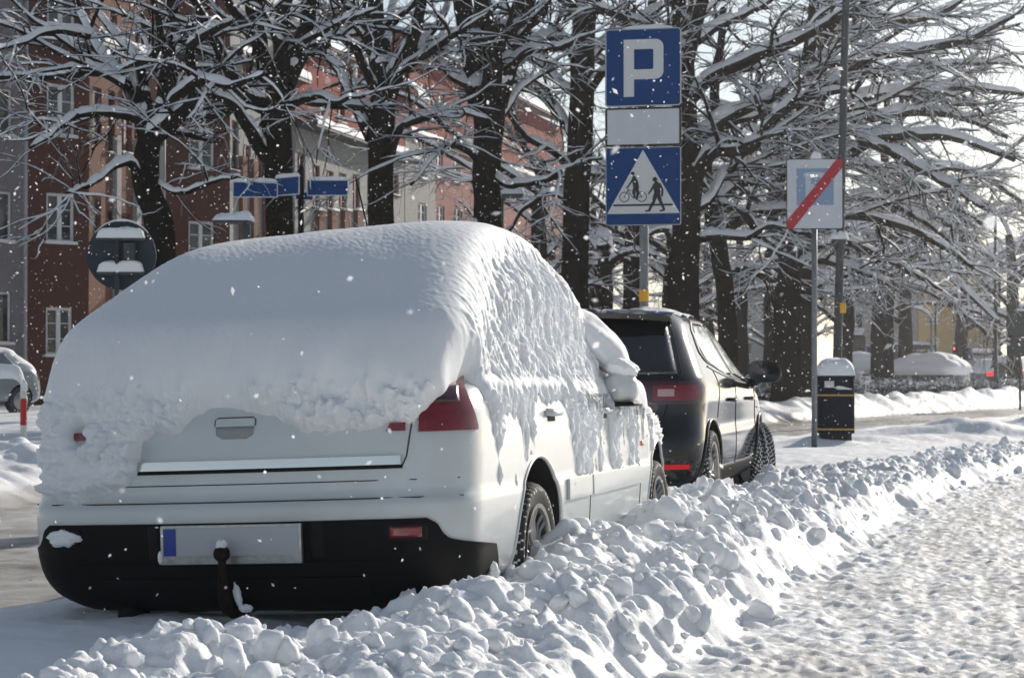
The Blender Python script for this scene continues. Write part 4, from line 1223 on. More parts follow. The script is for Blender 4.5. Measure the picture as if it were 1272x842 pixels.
# ---- small canopy on a post, heaped with snow
KZ = 27.0; KS = F_PX / KZ
c = P(307, 280, KZ)
kp = thing('ticket_machine', 'slim dark post with flat canopy carrying a heap of snow', 'ticket machine', (c.x, c.y, 0), (0, 0, YAW))
b = MB(); b.box((-.06, -.05, zat(c.x, c.y) - .1), (.05, .05, P(307, 277, KZ).z), 0, .01); b.build('post', M['steel_dark'], kp)
b = MB(); b.box((-.44, -.2, P(307, 277.5, KZ).z), (.07, .2, P(307, 274, KZ).z), 0, .012); b.build('canopy', M['steel_dark'], kp)
b = MB(); snow_heap(b, -.46, .09, -.22, .22, P(307, 274.5, KZ).z, .10, 12, ex=4); snow_heap(b, -.2, .09, -.2, .2, P(307, 272, KZ).z, .10, 14, ex=3); b.build('snow_cap', M['snow_far'], kp)

# ---- hooped barrier by the far kerb
HZ = 19.6; HS = F_PX / HZ
c = P(29, 572, HZ)
hb = thing('hoop_barrier', 'red and white tubular hoop barrier topped with snow', 'barrier', (c.x, c.y, 0), (0, 0, YAW + R(4)))
zt_ = P(29, 466, HZ).z; zb_ = zat(c.x, c.y) - .15
def hoop(lo, hi, m, nm, r=.031):
    Lw = 1.25
    path = [(0, 0, zb_)] + [(0, 0, z) for z in np.linspace(zb_ + .1, zt_ - .12, 24)] + [(-.12 + .12 * math.cos(a), 0, zt_ - .12 + .12 * math.sin(a)) for a in np.linspace(.1, math.pi / 2, 10)] \
        + [(-.12 - x, 0, zt_) for x in np.linspace(.05, Lw, 26)] + [(-.12 - Lw - .12 * math.sin(a), 0, zt_ - .12 + .12 * math.cos(a)) for a in np.linspace(.1, math.pi / 2, 10)] + [(-.24 - Lw, 0, z) for z in np.linspace(zt_ - .15, zb_, 12)]
    pp = np.array(path); s = np.concatenate([[0], np.cumsum(np.linalg.norm(np.diff(pp, axis=0), axis=1))])
    t = np.linspace(lo, hi, max(4, int((hi - lo) / .02)))
    b = MB(); b.tube(np.stack([np.interp(t, s, pp[:, i]) for i in range(3)], 1), r, 14); b.build(nm, m, hb); return s[-1]
tot = hoop(0, 3.3, M['white_tube'], 'tube')
zr0, zr1 = P(29, 528, HZ).z, P(29, 495, HZ).z
hoop(zr0 - zb_, zr1 - zb_, M['red_paint'], 'red_sleeve', .033)
sx_ = (zt_ - .12 - zb_) + .19
hoop(sx_ + .0, sx_ + .14, M['red_paint'], 'red_sleeve', .033); hoop(sx_ + .55, sx_ + .75, M['red_paint'], 'red_sleeve', .033)
b = MB()
xx = np.linspace(-1.42, .035, 120); aa = np.linspace(0, math.pi, 13)
X, A = np.meshgrid(xx, aa, indexing='ij')
zc_ = np.where(xx > -.12, zt_ - .12 + np.sqrt(np.clip(.12 ** 2 - (xx + .12) ** 2, 0, 1)), zt_)[:, None]
hh = .115 * (1 + .2 * pn(X * 4, A, 3)) * np.interp(xx, [-1.42, -1.35, -.05, .02, .035], [.2, 1, 1, .55, .2])[:, None]
G = np.stack([X, -.058 * np.cos(A) * (1 + .15 * pn(X * 11, A * 2, 4)), zc_ + hh * np.sin(A) ** .6 - .035 * (np.abs(np.cos(A)) > .5)], -1)
b.grid(G); b.build('snow_cap', M['snow_far'], hb)
# ------------------------------------------------------------------ houses behind the trees
def W2(xc, Z):
    return Vector((xc * math.cos(YAW) - Z * math.sin(YAW), xc * math.sin(YAW) + Z * math.cos(YAW), 0))
def cam2(px, Z): return W2((px - CX) / F_PX * Z, Z)
def stucco(nm, c, c2): return mat(nm, c, .9, spec=.2, var=(c2, .7, 1.6), var2=((c[0] * .75, c[1] * .75, c[2] * .75), 3.5, 1.2), bump=[(40, .25, .01)])
M['brown_render'] = stucco('brown_render', (.105, .042, .030), (.085, .034, .025))
M['tan_and_sunlit_render'] = stucco('tan_and_sunlit_render', (.20, .105, .075), (.16, .085, .062))  # tan trim, and the brown house's street wall with sunlight in the colour
M['grey_render'] = stucco('grey_render', (.23, .205, .215), (.20, .18, .19))
M['white_render'] = stucco('white_render', (.36, .355, .345), (.31, .305, .295))
M['red_render'] = stucco('red_render', (.25, .058, .042), (.21, .052, .04))
M['pink_render'] = stucco('pink_render', (.33, .16, .14), (.29, .14, .12))
M['ochre_render'] = stucco('ochre_render', (.62, .47, .24), (.55, .42, .21))
M['pale_render'] = stucco('pale_render', (.52, .47, .43), (.45, .41, .38))
M['dark_panel'] = mat('dark_panel', (.03, .035, .04), .6)
M['win_white'] = mat('window_white', (.66, .66, .65), .5)
M['win_red'] = mat('window_red', (.13, .025, .022), .5)
M['pane'] = mat('window_pane', (.02, .024, .028), .06, spec=.7, var=((.10, .10, .095), 1.3, 5))
M['roof_tile'] = mat('roof_tile', (.10, .045, .035), .8, bump=[(8, .4, .03)])
M['zinc'] = mat('zinc_pipe', (.30, .31, .33), .5, metal=.4)

def facade(root, A, B, z0, z1, wins, wallm, nm='wall', depth=.14, style='white', inner=.35):
    """wall between ground points A and B (left to right as seen from outside); wins: (u, z, w, h) openings cut in it"""
    A, B = Vector(A), Vector(B); U = (B - A); Wd = U.length; U = U / Wd
    Nn = Vector((U.y, -U.x, 0))                  # outward
    us = sorted({0.0, Wd, *[w[0] for w in wins], *[w[0] + w[2] for w in wins]}); zs = sorted({z0, z1, *[w[1] for w in wins], *[w[1] + w[3] for w in wins]})
    us = [u for u in us if 0 <= u <= Wd]; zs = [z for z in zs if z0 <= z <= z1]
    def pt(u, z, d=0): q = A + U * u + Nn * d; return (q.x, q.y, z)
    b = MB()
    for i in range(len(us) - 1):
        for j in range(len(zs) - 1):
            uc, zc = (us[i] + us[i + 1]) / 2, (zs[j] + zs[j + 1]) / 2
            if any(w[0] < uc < w[0] + w[2] and w[1] < zc < w[1] + w[3] for w in wins): continue
            b.add([pt(us[i], zs[j]), pt(us[i + 1], zs[j]), pt(us[i + 1], zs[j + 1]), pt(us[i], zs[j + 1])], [(0, 1, 2, 3)])
    b.add([pt(0, z0, -inner), pt(Wd, z0, -inner), pt(Wd, z1, -inner), pt(0, z1, -inner)], [(3, 2, 1, 0)])
    b.add([pt(0, z1, -inner), pt(Wd, z1, -inner), pt(Wd, z1), pt(0, z1)], [(3, 2, 1, 0)])
    b.add([pt(0, z0, -inner), pt(0, z1, -inner), pt(0, z1), pt(0, z0)], [(3, 2, 1, 0)]); b.add([pt(Wd, z0, -inner), pt(Wd, z1, -inner), pt(Wd, z1), pt(Wd, z0)], [(0, 1, 2, 3)])
    for (u, z, w, h) in wins:      # reveals
        for q in (((u, z), (u + w, z)), ((u + w, z), (u + w, z + h)), ((u + w, z + h), (u, z + h)), ((u, z + h), (u, z))):
            b.add([pt(*q[0]), pt(*q[1]), pt(*q[1], -depth), pt(*q[0], -depth)], [(0, 1, 2, 3)])
    b.build(nm, wallm, root, False)
    Mx = Matrix((( U.x, -Nn.x, 0, A.x), (U.y, -Nn.y, 0, A.y), (0, 0, 1, 0), (0, 0, 0, 1)))      # local x along, y inward
    for (u, z, w, h) in wins:
        b = MB(); f = .075 if w > .6 else .05
        y0, y1 = depth - .07, depth + .0
        fm = M['win_white'] if style == 'white' else M['win_red']
        b.box((u, y0, z), (u + w, y1, z + f), 0, 0, Mx); b.box((u, y0, z + h - f), (u + w, y1, z + h), 0, 0, Mx)
        b.box((u, y0, z + f), (u + f, y1, z + h - f), 0, 0, Mx); b.box((u + w - f, y0, z + f), (u + w, y1, z + h - f), 0, 0, Mx)
        if w > .6:
            b.box((u + w / 2 - .06, y0 - .01, z + f), (u + w / 2 + .06, y1, z + h - f), 0, 0, Mx)
            for q in (.34, .67): b.box((u + f, y0 + .012, z + h * q - .012), (u + w - f, y1 - .02, z + h * q + .012), 0, 0, Mx)
        wo = b.build('window', fm, root, False)
        b = MB(); b.box((u + f * .5, depth - .035, z + f * .5), (u + w - f * .5, depth - .025, z + h - f * .5), 0, 0, Mx); b.build('pane', M['pane'], wo, False)
        b = MB(); b.box((u - .06, -.10, z - .05), (u + w + .06, depth - .07, z - .003), 0, 0, Mx); b.build('sill', M['win_white'] if style == 'white' else M['tan_and_sunlit_render'], wo, False)
        b = MB(); b.box((u - .05, -.095, z - .003), (u + w + .05, depth - .075, z + .03), 0, .012, Mx); b.build('sill_snow', M['snow_far'], wo)
    return Mx, Wd

def slab(root, nm, A, B, z, t, out, back, m, snow=0.0, sag=.0):
    """ledge, eaves or roof slab along A-B: from 'out' in front of the wall to 'back' behind it"""
    A, B = Vector(A), Vector(B); U = (B - A); Wd = U.length; U /= Wd; Nn = Vector((U.y, -U.x, 0))
    Mx = Matrix(((U.x, -Nn.x, 0, A.x), (U.y, -Nn.y, 0, A.y), (0, 0, 1, 0), (0, 0, 0, 1)))
    b = MB()
    V = [(0, -out, z), (Wd, -out, z), (Wd, back, z + sag), (0, back, z + sag)]
    V = [(Mx @ Vector(v))[:] for v in V] + [(Mx @ Vector((v[0], v[1], v[2] + t)))[:] for v in V]
    b.add(V, [(3, 2, 1, 0), (4, 5, 6, 7), (0, 1, 5, 4), (1, 2, 6, 5), (2, 3, 7, 6), (3, 0, 4, 7)])
    o = b.build(nm, m, root, False)
    if snow:
        b = MB(); n = max(8, int(Wd / .12)); x = np.linspace(.02, Wd - .02, n); k = 9; v = np.linspace(0, 1, k)
        X, Vv = np.meshgrid(x, v, indexing='ij')
        Y = -out - .03 + (out + back) * Vv
        edge = np.clip(np.minimum(Vv / .12, 1), 0, 1) ** .5
        Zt = z + t + sag * Vv + snow * edge * (1 + .25 * pn(X * 1.2, Vv * 2, 5)) + .02 * pn(X * 4, Vv * 3, 6) * edge
        G = np.stack([X, Y, Zt], -1)
        G = G @ np.array(Mx.to_3x3()).T + np.array(Mx.translation)
        Gb = np.stack([X[:, :1], Y[:, :1], np.full_like(X[:, :1], z + t * .5)], -1) @ np.array(Mx.to_3x3()).T + np.array(Mx.translation)
        b.grid(np.concatenate([Gb, G], 1)); b.build('snow_layer', M['snow_far'], o)
    return o

GZ = .12
def wz(py, Z): return P(CX, py, Z).z
# corner points in plan (camera distance, photo column)
def dirc(deg): return W2(math.sin(R(deg)), math.cos(R(deg)))
c1 = cam2(110, 52); d1s = c1 - dirc(50) * 1.80
g0_ = d1s - dirc(40) * 9
Zs1 = 56.5; s1e = cam2(205, Zs1)
c2 = s1e + dirc(50) * 2.19
s2e = cam2(372, 63.4)
H1 = 12.6
# grey house at the edge of the photograph
gh = thing('house', 'grey rendered house with white windows and a drainpipe on its corner', 'house', (d1s.x, d1s.y, 0)); gh_inv = Matrix.Translation((-d1s.x, -d1s.y, 0))
def root_at(o):
    """lets parts be given in place coordinates"""
    for ch in children_of(o): ch.location = ch.location - o.location
def wins_px(A, B, list_px):
    """openings given by photo column/row ranges on the wall A-B"""
    out = []; A, B = Vector(A), Vector(B); U = B - A; L = U.length
    def u_of(px):
        lo, hi = -3 * L, 3 * L
        k = (px - CX) / F_PX
        r = Vector((math.cos(YAW), math.sin(YAW), 0)); f = Vector((-math.sin(YAW), math.cos(YAW), 0)); un = U / L
        # (A+un*u).r = k (A+un*u).f
        return (k * A.dot(f) - A.dot(r)) / (un.dot(r) - k * un.dot(f))
    f = Vector((-math.sin(YAW), math.cos(YAW), 0))
    for (x0, x1, y0, y1) in list_px:
        u0, u1 = u_of(x0), u_of(x1); Zm = (A + U / L * (u0 + u1) / 2).dot(f)
        u0, u1 = max(u0, .05), min(u1, L - .05)
        if u1 - u0 < .1: continue
        out.append((u0, wz(y1, Zm), u1 - u0, (y1 - y0) / F_PX * Zm))
    return out
facade(gh, g0_, d1s - dirc(40) * .0, GZ, H1, wins_px(g0_, d1s, [(-4, 14, 110, 168), (-4, 14, 238, 299), (-4, 14, 363, 426), (-60, -36, 108, 166), (-60, -36, 238, 299), (-60, -36, 365, 428)]), M['grey_render'])
slab(gh, 'plinth', g0_, d1s, GZ, wz(443, 51) - GZ, .05, -.002, M['zinc'])
b = MB(); pp = cam2(31, 50.4); b.tube([(pp.x, pp.y, GZ), (pp.x, pp.y, H1)], .055, 10); b.build('drainpipe', M['zinc'], gh)
# brown house: two bays standing forward, street wall between them with sunlight put into its lighter colour
bh_ = thing('house', 'dark brown rendered house with white casement windows and street wall coloured lighter as if sunlit', 'house', (c1.x, c1.y, 0))
facade(bh_, d1s, c1, GZ, H1, wins_px(d1s, c1, [(57, 92, 104, 168), (57, 92, 240, 301), (57, 90, 382, 441), (57, 92, -34, 30)]), M['brown_render'])
facade(bh_, c1, s1e, GZ, H1, wins_px(c1, s1e, [(114, 125, 108, 172), (114, 125, 244, 300), (133, 142, 112, 190), (150, 163, 120, 190), (133, 142, 262, 290), (150, 163, 265, 290), (114, 124, 385, 440), (134, 144, 10, 66), (166, 180, 120, 200), (166, 182, 22, 80)]), M['tan_and_sunlit_render'], style='red')
facade(bh_, s1e, c2, GZ, H1, wins_px(s1e, c2, [(234, 266, 158, 209), (234, 266, 275, 326), (234, 266, 40, 92)]), M['brown_render'])
facade(bh_, c2, s2e, GZ, H1, wins_px(c2, s2e, [(287, 296, 150, 212), (301, 311, 180, 238), (316, 326, 186, 242), (331, 341, 192, 246), (352, 362, 200, 250), (301, 311, 50, 110), (318, 328, 68, 126), (348, 358, 92, 145)]), M['white_render'], style='red')
for (A, B, py, Zq) in ((d1s - dirc(50) * .2, c1, 62, 52), (c1, s1e, 63, 53), (s1e, c2, 74, 57), (c2, s2e, 78, 59)):
    slab(bh_, 'cornice', A, B, wz(py, Zq), .22, .40, -.004, M['dark_panel'], .16)
b = MB()
for px_, A_, B_ in ((143, c1, s1e), (168, c1, s1e), (196, c1, s1e), (300, c2, s2e), (314, c2, s2e), (329, c2, s2e)):
    q = wins_px(A_, B_, [(px_ - 4, px_ + 4, 100, 420)])
    U = (B_ - A_).normalized(); Nn = Vector((U.y, -U.x, 0)); Mx = Matrix(((U.x, -Nn.x, 0, A_.x), (U.y, -Nn.y, 0, A_.y), (0, 0, 1, 0), (0, 0, 0, 1)))
    if q: b = MB(); b.box((q[0][0], -.14, GZ), (q[0][0] + q[0][2] * .7, -.003, 7.6), 0, 0, Mx); b.build('pilaster', M['white_render'] if px_ < 200 else M['tan_and_sunlit_render'], bh_, False)
pp = cam2(203, 56.3); b = MB(); b.tube([(pp.x, pp.y, GZ), (pp.x, pp.y, H1)], .05, 8); b.build('drainpipe', M['zinc'], bh_)
slab(bh_, 'roof', g0_, s2e, H1, .3, .4, 9, M['roof_tile'], .25, 3)
# white house with a red storey under the roof
wa, wb_ = cam2(366, 62.6), cam2(502, 73.8)
wh = thing('house', 'white house with a red upper storey and snowy eaves', 'house', (wa.x, wa.y, 0))
zc = 9.0
facade(wh, wa, wb_, GZ, zc, wins_px(wa, wb_, [(369, 379, 190, 258), (388, 397, 205, 258), (405, 414, 212, 260), (421, 430, 215, 260), (438, 447, 217, 262), (456, 464, 218, 262), (484, 495, 210, 242)]) , M['white_render'], style='red')
slab(wh, 'eaves', wa, wb_, zc, .16, .75, -.004, M['dark_panel'], .2)
facade(wh, wa + (wb_ - wa) * .0, wb_, zc + .16, 11.8, wins_px(wa, wb_, [(395, 404, 118, 146), (418, 428, 122, 152), (452, 462, 132, 165)]), M['red_render'], 'upper_wall', style='red')
slab(wh, 'roof', wa, wb_, 11.8, .18, .55, 5.5, M['roof_tile'], .25, 1.9)
for px_ in (396, 412, 428, 444):
    q = wins_px(wa, wb_, [(px_ - 5, px_ + 3, 262, 300)])
    U = (wb_ - wa).normalized(); Nn = Vector((U.y, -U.x, 0)); Mx = Matrix(((U.x, -Nn.x, 0, wa.x), (U.y, -Nn.y, 0, wa.y), (0, 0, 1, 0), (0, 0, 0, 1)))
    if q:
        b = MB(); b.box((q[0][0], -.16, GZ), (q[0][0] + q[0][2], -.004, q[0][1] + q[0][3]), 0, 0, Mx); bu = b.build('buttress', M['tan_and_sunlit_render'], wh, False)
        b = MB(); b.box((q[0][0] - .03, -.2, q[0][1] + q[0][3]), (q[0][0] + q[0][2] + .03, -.004, q[0][1] + q[0][3] + .08), 0, .02, Mx); b.build('snow_cap', M['snow_far'], bu)
b = MB(); ch = cam2(500, 74.5); b.box((ch.x - .4, ch.y - .4, 11.5), (ch.x + .4, ch.y + .4, 14.2)); b.build('chimney', M['red_render'], wh, False)
# red and white house beyond, with pink bay
ra, rb, rc = cam2(503, 73.9), cam2(541, 77.7), cam2(700, 98)
rh = thing('house', 'tall red and white apartment house with pink bay beyond the white house', 'house', (ra.x, ra.y, 0))
facade(rh, ra, rb, GZ, 10.2, wins_px(ra, rb, [(519, 530, 168, 221), (519, 530, 252, 285)]), M['white_render'])
facade(rh, rb, rc, GZ, 10.2, wins_px(rb, rc, [(541.5, 550, 185, 220), (562, 572, 190, 226), (543, 552, 255, 290), (564, 574, 258, 292), (586, 594, 200, 236), (620, 628, 215, 250), (650, 657, 226, 256)]), M['pink_render'])
slab(rh, 'string_course', ra, rc, 10.2, .14, .25, -.004, M['white_render'], .10)
facade(rh, ra, rc, 10.34, 13.4, wins_px(ra, rc, [(521, 530, 102, 132), (543, 552, 116, 142), (564, 572, 125, 152), (590, 597, 140, 165)]), M['red_render'], 'upper_wall')
slab(rh, 'roof', ra, rc, 13.4, .2, .6, 6, M['roof_tile'], .3, 2.4)
q0, q1 = cam2(494, 72.6), cam2(514, 74.4)
slab(rh, 'porch_roof', q0, q1, 11.3, .15, .8, .2, M['dark_panel'], .25, .3)
for o in (gh, bh_, wh, rh): root_at(o)

# ------------------------------------------------------------------ far end of the street
yz = 118.0
ya, yb = cam2(1136, 126), cam2(1236, 112)
yh = thing('house', 'ochre yellow house with white windows at the far end of the street', 'house', (ya.x, ya.y, 0))
facade(yh, ya, yb, GZ, 7.2, wins_px(ya, yb, [(1152, 1168, 387, 402), (1185, 1199, 388, 403), (1152, 1167, 420, 436), (1185, 1199, 419, 436), (1212, 1226, 388, 403), (1212, 1226, 420, 436)]), M['ochre_render'])
slab(yh, 'roof', ya, yb, 7.2, .2, .5, 6, M['roof_tile'], .3, 2)
pa, pb_ = cam2(1040, 118), cam2(1139.5, 116)
ph = thing('house', 'pale grey house beside the yellow one, mostly hidden by branches', 'house', (pa.x, pa.y, 0))
facade(ph, pa, pb_, GZ, 9.5, wins_px(pa, pb_, [(1062, 1072, 390, 408), (1100, 1110, 392, 410)]), M['pale_render'])
slab(ph, 'roof', pa, pb_, 9.5, .2, .5, 6, M['roof_tile'], .3, 2)
ka, kb = cam2(1052, 100), cam2(1075, 99.5)
kd = thing('garage', 'dark green garage building in front of the pale grey house', 'garage', (ka.x, ka.y, 0))
facade(kd, ka, kb, GZ, wz(418, 100), [], M['dark_panel']); slab(kd, 'roof', ka, kb, wz(418, 100), .15, .3, 3, M['dark_panel'], .2)
la, lb2 = cam2(912, 125), cam2(962, 122)
lh = thing('house', 'sunlit pale house seen in the gap between the tree trunks', 'house', (la.x, la.y, 0))
facade(lh, la, lb2, GZ, wz(345, 124), wins_px(la, lb2, [(926, 933, 388, 404), (946, 953, 388, 404), (926, 933, 425, 440)]), M['white_render'])
slab(lh, 'roof', la, lb2, wz(345, 124), .2, .5, 5, M['roof_tile'], .3, 2)
for o in (yh, ph, kd, lh): root_at(o)
# ------------------------------------------------------------------ bare snowy street trees
M['bark'] = mat('bark', (.011, .009, .007), .95, spec=.0, var=((.026, .022, .016), 3, 1.4), bump=[(22, .9, .03), (7, .7, .05)])
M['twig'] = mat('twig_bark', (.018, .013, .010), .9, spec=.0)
M['twig_far'] = mat('hazed_twig_bark', (.055, .040, .033), .9, spec=.1)  # paler brown puts the haze of distance into the twig colour

def tubes(mb, Pts, Rad, ns, mi=0):
    """many limbs at once: Pts (B, n, 3), Rad (B, n)"""
    if len(Pts) == 0: return
    B, n, _ = Pts.shape
    T = np.gradient(Pts, axis=1); T /= np.linalg.norm(T, axis=2, keepdims=True) + 1e-9
    ref = np.where(np.abs(T[:, :1, 2:3]) > .8, np.array([1.0, .2, 0]), np.array([0, 0, 1.0]))
    U = np.cross(T, np.broadcast_to(ref, T.shape)); U /= np.linalg.norm(U, axis=2, keepdims=True) + 1e-9
    Vv = np.cross(T, U)
    a = np.linspace(0, 2 * math.pi, ns, endpoint=False)
    G = Pts[:, :, None] + Rad[:, :, None, None] * (np.cos(a)[None, None, :, None] * U[:, :, None] + np.sin(a)[None, None, :, None] * Vv[:, :, None])
    f = grid_faces(n, ns, closed=True)
    F = (np.arange(B)[:, None, None] * (n * ns) + f[None]).reshape(-1, 4)
    mb.add(G.reshape(-1, 3), F, mi)

def snow_strips(mb, Pts, Rad, r, amt=1.0, fine=False, hmax=.10):
    """snow ridges lying along the upper side of the limbs"""
    if len(Pts) == 0: return
    B, n, _ = Pts.shape
    T = np.gradient(Pts, axis=1); T /= np.linalg.norm(T, axis=2, keepdims=True) + 1e-9
    S = np.cross(T, np.array([0, 0, 1.0])); hn = np.linalg.norm(S, axis=2, keepdims=True); S /= hn + 1e-6
    flat = sstep(.22, .75, hn[..., 0])
    ph = r.random((B, 1)) * 100
    s = np.arange(n)[None] * 1.0
    load = np.clip(.9 + .75 * pn(s * .55 + ph, ph, 3) + .35 * pn(s * 1.3 + ph, ph, 4), 0, 1.7) * amt * flat
    load = load * np.interp(np.arange(n), [0, n - 2, n - 1], [1, .9, .25])[None]
    h = (np.minimum(.012 + 1.0 * Rad, hmax)) * load
    w = np.minimum(Rad * .98 + .005, Rad * .6 + .05) * np.clip(load * 1.6, 0, 1)
    up = np.array([0, 0, 1.0])
    base = Pts + up * (Rad * .55)[..., None]
    if fine:
        prof = [(-1, 0), (0, 1), (1, 0)]
    else:
        prof = [(-1.02, -.15), (-.85, .5), (-.4, .92), (0, 1.02), (.45, .88), (.88, .45), (1.02, -.15)]
    hh = h + Rad * .45 * (load > .05)
    G = np.stack([base + S * (w * x)[..., None] + up * (hh * z)[..., None] for x, z in prof], 2)
    k = len(prof)
    f = grid_faces(n, k)
    F = (np.arange(B)[:, None, None] * (n * k) + f[None]).reshape(-1, 4)
    keep = np.repeat((load[:, :-1] + load[:, 1:]) > .12, k - 1, axis=1).reshape(-1)
    mb.add(G.reshape(-1, 3), F[keep])

def spawn(Pts, Rad, per, lo, hi, ang, ratio, rmin, n, wob, trop, r, tmin=.12, decay=.5, flat=0.0):
    """children along parents"""
    B, m, _ = Pts.shape
    seg = np.linalg.norm(np.diff(Pts, axis=1), axis=2).sum(1)
    cnt = np.maximum(0, np.round(per * seg * (.75 + .5 * r.random(B)))).astype(int)
    idx = np.repeat(np.arange(B), cnt); N = len(idx)
    if N == 0: return np.zeros((0, n, 3)), np.zeros((0, n))
    t = tmin + (1 - tmin) * r.random(N) ** .85
    k = np.minimum((t * (m - 1)).astype(int), m - 2); fr = t * (m - 1) - k
    p = Pts[idx, k] * (1 - fr[:, None]) + Pts[idx, k + 1] * fr[:, None]
    rad = Rad[idx, k] * (1 - fr) + Rad[idx, k + 1] * fr
    d = Pts[idx, k + 1] - Pts[idx, k]; d /= np.linalg.norm(d, axis=1, keepdims=True) + 1e-9
    q = r.normal(size=(N, 3)); q -= d * (q * d).sum(1, keepdims=True); q /= np.linalg.norm(q, axis=1, keepdims=True)
    q[:, 2] *= (1 - flat); 
    A = np.radians(ang) * (.65 + .7 * r.random(N))[:, None]
    dr = d * np.cos(A) + q * np.sin(A)
    L = (lo + (hi - lo) * r.random(N)) * (1 - decay * t)
    r0 = np.maximum(np.minimum(rad * ratio, .4 * rad + .02), rmin) * (.8 + .4 * r.random(N))
    out = np.zeros((N, n, 3)); out[:, 0] = p
    st = (L / (n - 1))[:, None]
    for i in range(1, n):
        dr = dr + r.normal(size=(N, 3)) * wob + np.array([0, 0, trop])
        dr /= np.linalg.norm(dr, axis=1, keepdims=True)
        out[:, i] = out[:, i - 1] + dr * st
    R_ = r0[:, None] * np.linspace(1, .42, n)[None]
    return out, R_

def resample(pts, rad, n, jit, r):
    pts = np.array(pts, float); rad = np.array(rad, float)
    s = np.concatenate([[0], np.cumsum(np.linalg.norm(np.diff(pts, axis=0), axis=1))])
    t = np.linspace(0, s[-1], n)
    Q = np.stack([pchip(s, pts[:, i], t) for i in range(3)], 1)
    amp = jit * np.minimum(1, t / s[-1] * 4)
    ph = r.random() * 100
    for i in range(3): Q[:, i] += amp * pn(t * 1.1 + ph, ph + 7.0 * i + 0 * t, 9) * .6 + amp * .35 * pn(t * 3.2 + ph, ph + 3.0 * i + 0 * t, 10)
    return Q, np.interp(t, s, rad)

def make_tree(label, base, limbs, seed, dens=1.0, cat='tree', group=None, fine=True, far=False, flat=.45, twl=1.0, droop=-.02, snow_amt=1.0, name='tree', tw=.4):
    """limbs: list of (points in place coordinates relative to the base, radii); the first is the trunk"""
    r = np.random.default_rng(seed)
    root = thing(name, label, cat, base, (0, 0, 0), group)
    n = 20
    LP, LR = [], []
    trunk, crown, snow = MB(), MB(), MB()
    for i, (p, ra) in enumerate(limbs):
        Q, q = resample(p, ra, n if i else 26, .07 if i else .05, r)
        if i == 0:
            flare = np.exp(-np.linspace(0, 1, 26) * 9); q = q * (1 + .45 * flare)
            a = np.linspace(0, 2 * math.pi, 20, endpoint=False)
            # trunk with furrowed outline
            T = np.gradient(Q, axis=0); T /= np.linalg.norm(T, axis=1, keepdims=True)
            U = np.cross(T, np.array([.0, 1.0, .1])); U /= np.linalg.norm(U, axis=1, keepdims=True); Vv = np.cross(T, U)
            rr = q[:, None] * (1 + .09 * pn(a[None] * 1.6 + seed, np.arange(26)[:, None] * .3 + 0 * a[None], 7) + .06 * pn(a[None] * 4 + seed, np.arange(26)[:, None] * .22, 8))
            trunk.grid(Q[:, None] + rr[..., None] * (np.cos(a)[None, :, None] * U[:, None] + np.sin(a)[None, :, None] * Vv[:, None]), 0, closed=True)
            LT = (Q, q)
        else:
            LP.append(Q); LR.append(q)
    LP = np.array(LP); LR = np.array(LR)
    tubes(trunk, LP, LR, 10)
    trunk.build('trunk', M['bark'], root)
    snow_strips(snow, LP, LR, r, 1.05 * snow_amt, hmax=.14)
    # snow lodged where limbs leave the trunk, and plastered on the bark
    for Q, q in zip(LP, LR):
        if q[0] > .07:
            ph = np.linspace(-1.4, 1.57, 8); th = np.linspace(0, 2 * math.pi, 12, endpoint=False)
            PH, TH = np.meshgrid(ph, th, indexing='ij'); c = Q[2] + np.array([0, 0, q[2] * .55]); s = q[2] * np.array([1.0, 1.0, .8 + .9 * r.random()]) * 1.0
            nz = 1 + .25 * pn(PH * 1.5 + seed, TH, 3)
            snow.grid(np.stack([c[0] + s[0] * np.cos(PH) * np.cos(TH) * nz, c[1] + s[1] * np.cos(PH) * np.sin(TH) * nz, c[2] + s[2] * np.sin(PH) * nz], -1), 0, closed=True)
    P1, R1 = spawn(LP, LR, 1.35 * dens, 1.2, 3.4, 52, .42, .012, 14, .10, .01 + droop * .3, r, .12, .45, flat)
    tubes(crown, P1, R1, 6); snow_strips(snow, P1, R1, r, 1.2 * snow_amt)
    P2, R2 = spawn(P1, R1, 3.6 * dens, .5 * twl, 1.7 * twl, 48, .55, .0065, 9, .13, droop, r, .1, .4, flat)
    tubes(crown, P2, R2, 4); snow_strips(snow, P2, R2, r, 1.25 * snow_amt, True)
    # sprouts straight off the limbs
    P2b, R2b = spawn(LP, LR, 1.8 * dens, .5, 1.6, 62, .3, .007, 9, .13, droop, r, .05, .3, flat)
    tubes(crown, P2b, R2b, 4); snow_strips(snow, P2b, R2b, r, 1.0 * snow_amt, True)
    if fine:
        PA = np.concatenate([P2, P2b]); RA = np.concatenate([R2, R2b])
        P3, R3 = spawn(PA, RA, 6.4 * dens, .2 * twl, .8 * twl, 42, .6, .0032, 6, .14, droop, r, .12, .3, flat * .6)
        tubes(crown, P3, R3, 3)
        sel = r.random(len(P3)) < tw
        snow_strips(snow, P3[sel], R3[sel], r, .85 * snow_amt, True)
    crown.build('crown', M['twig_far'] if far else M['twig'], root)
    snow.build('snow_load', M['snow_far'], root)
    return root

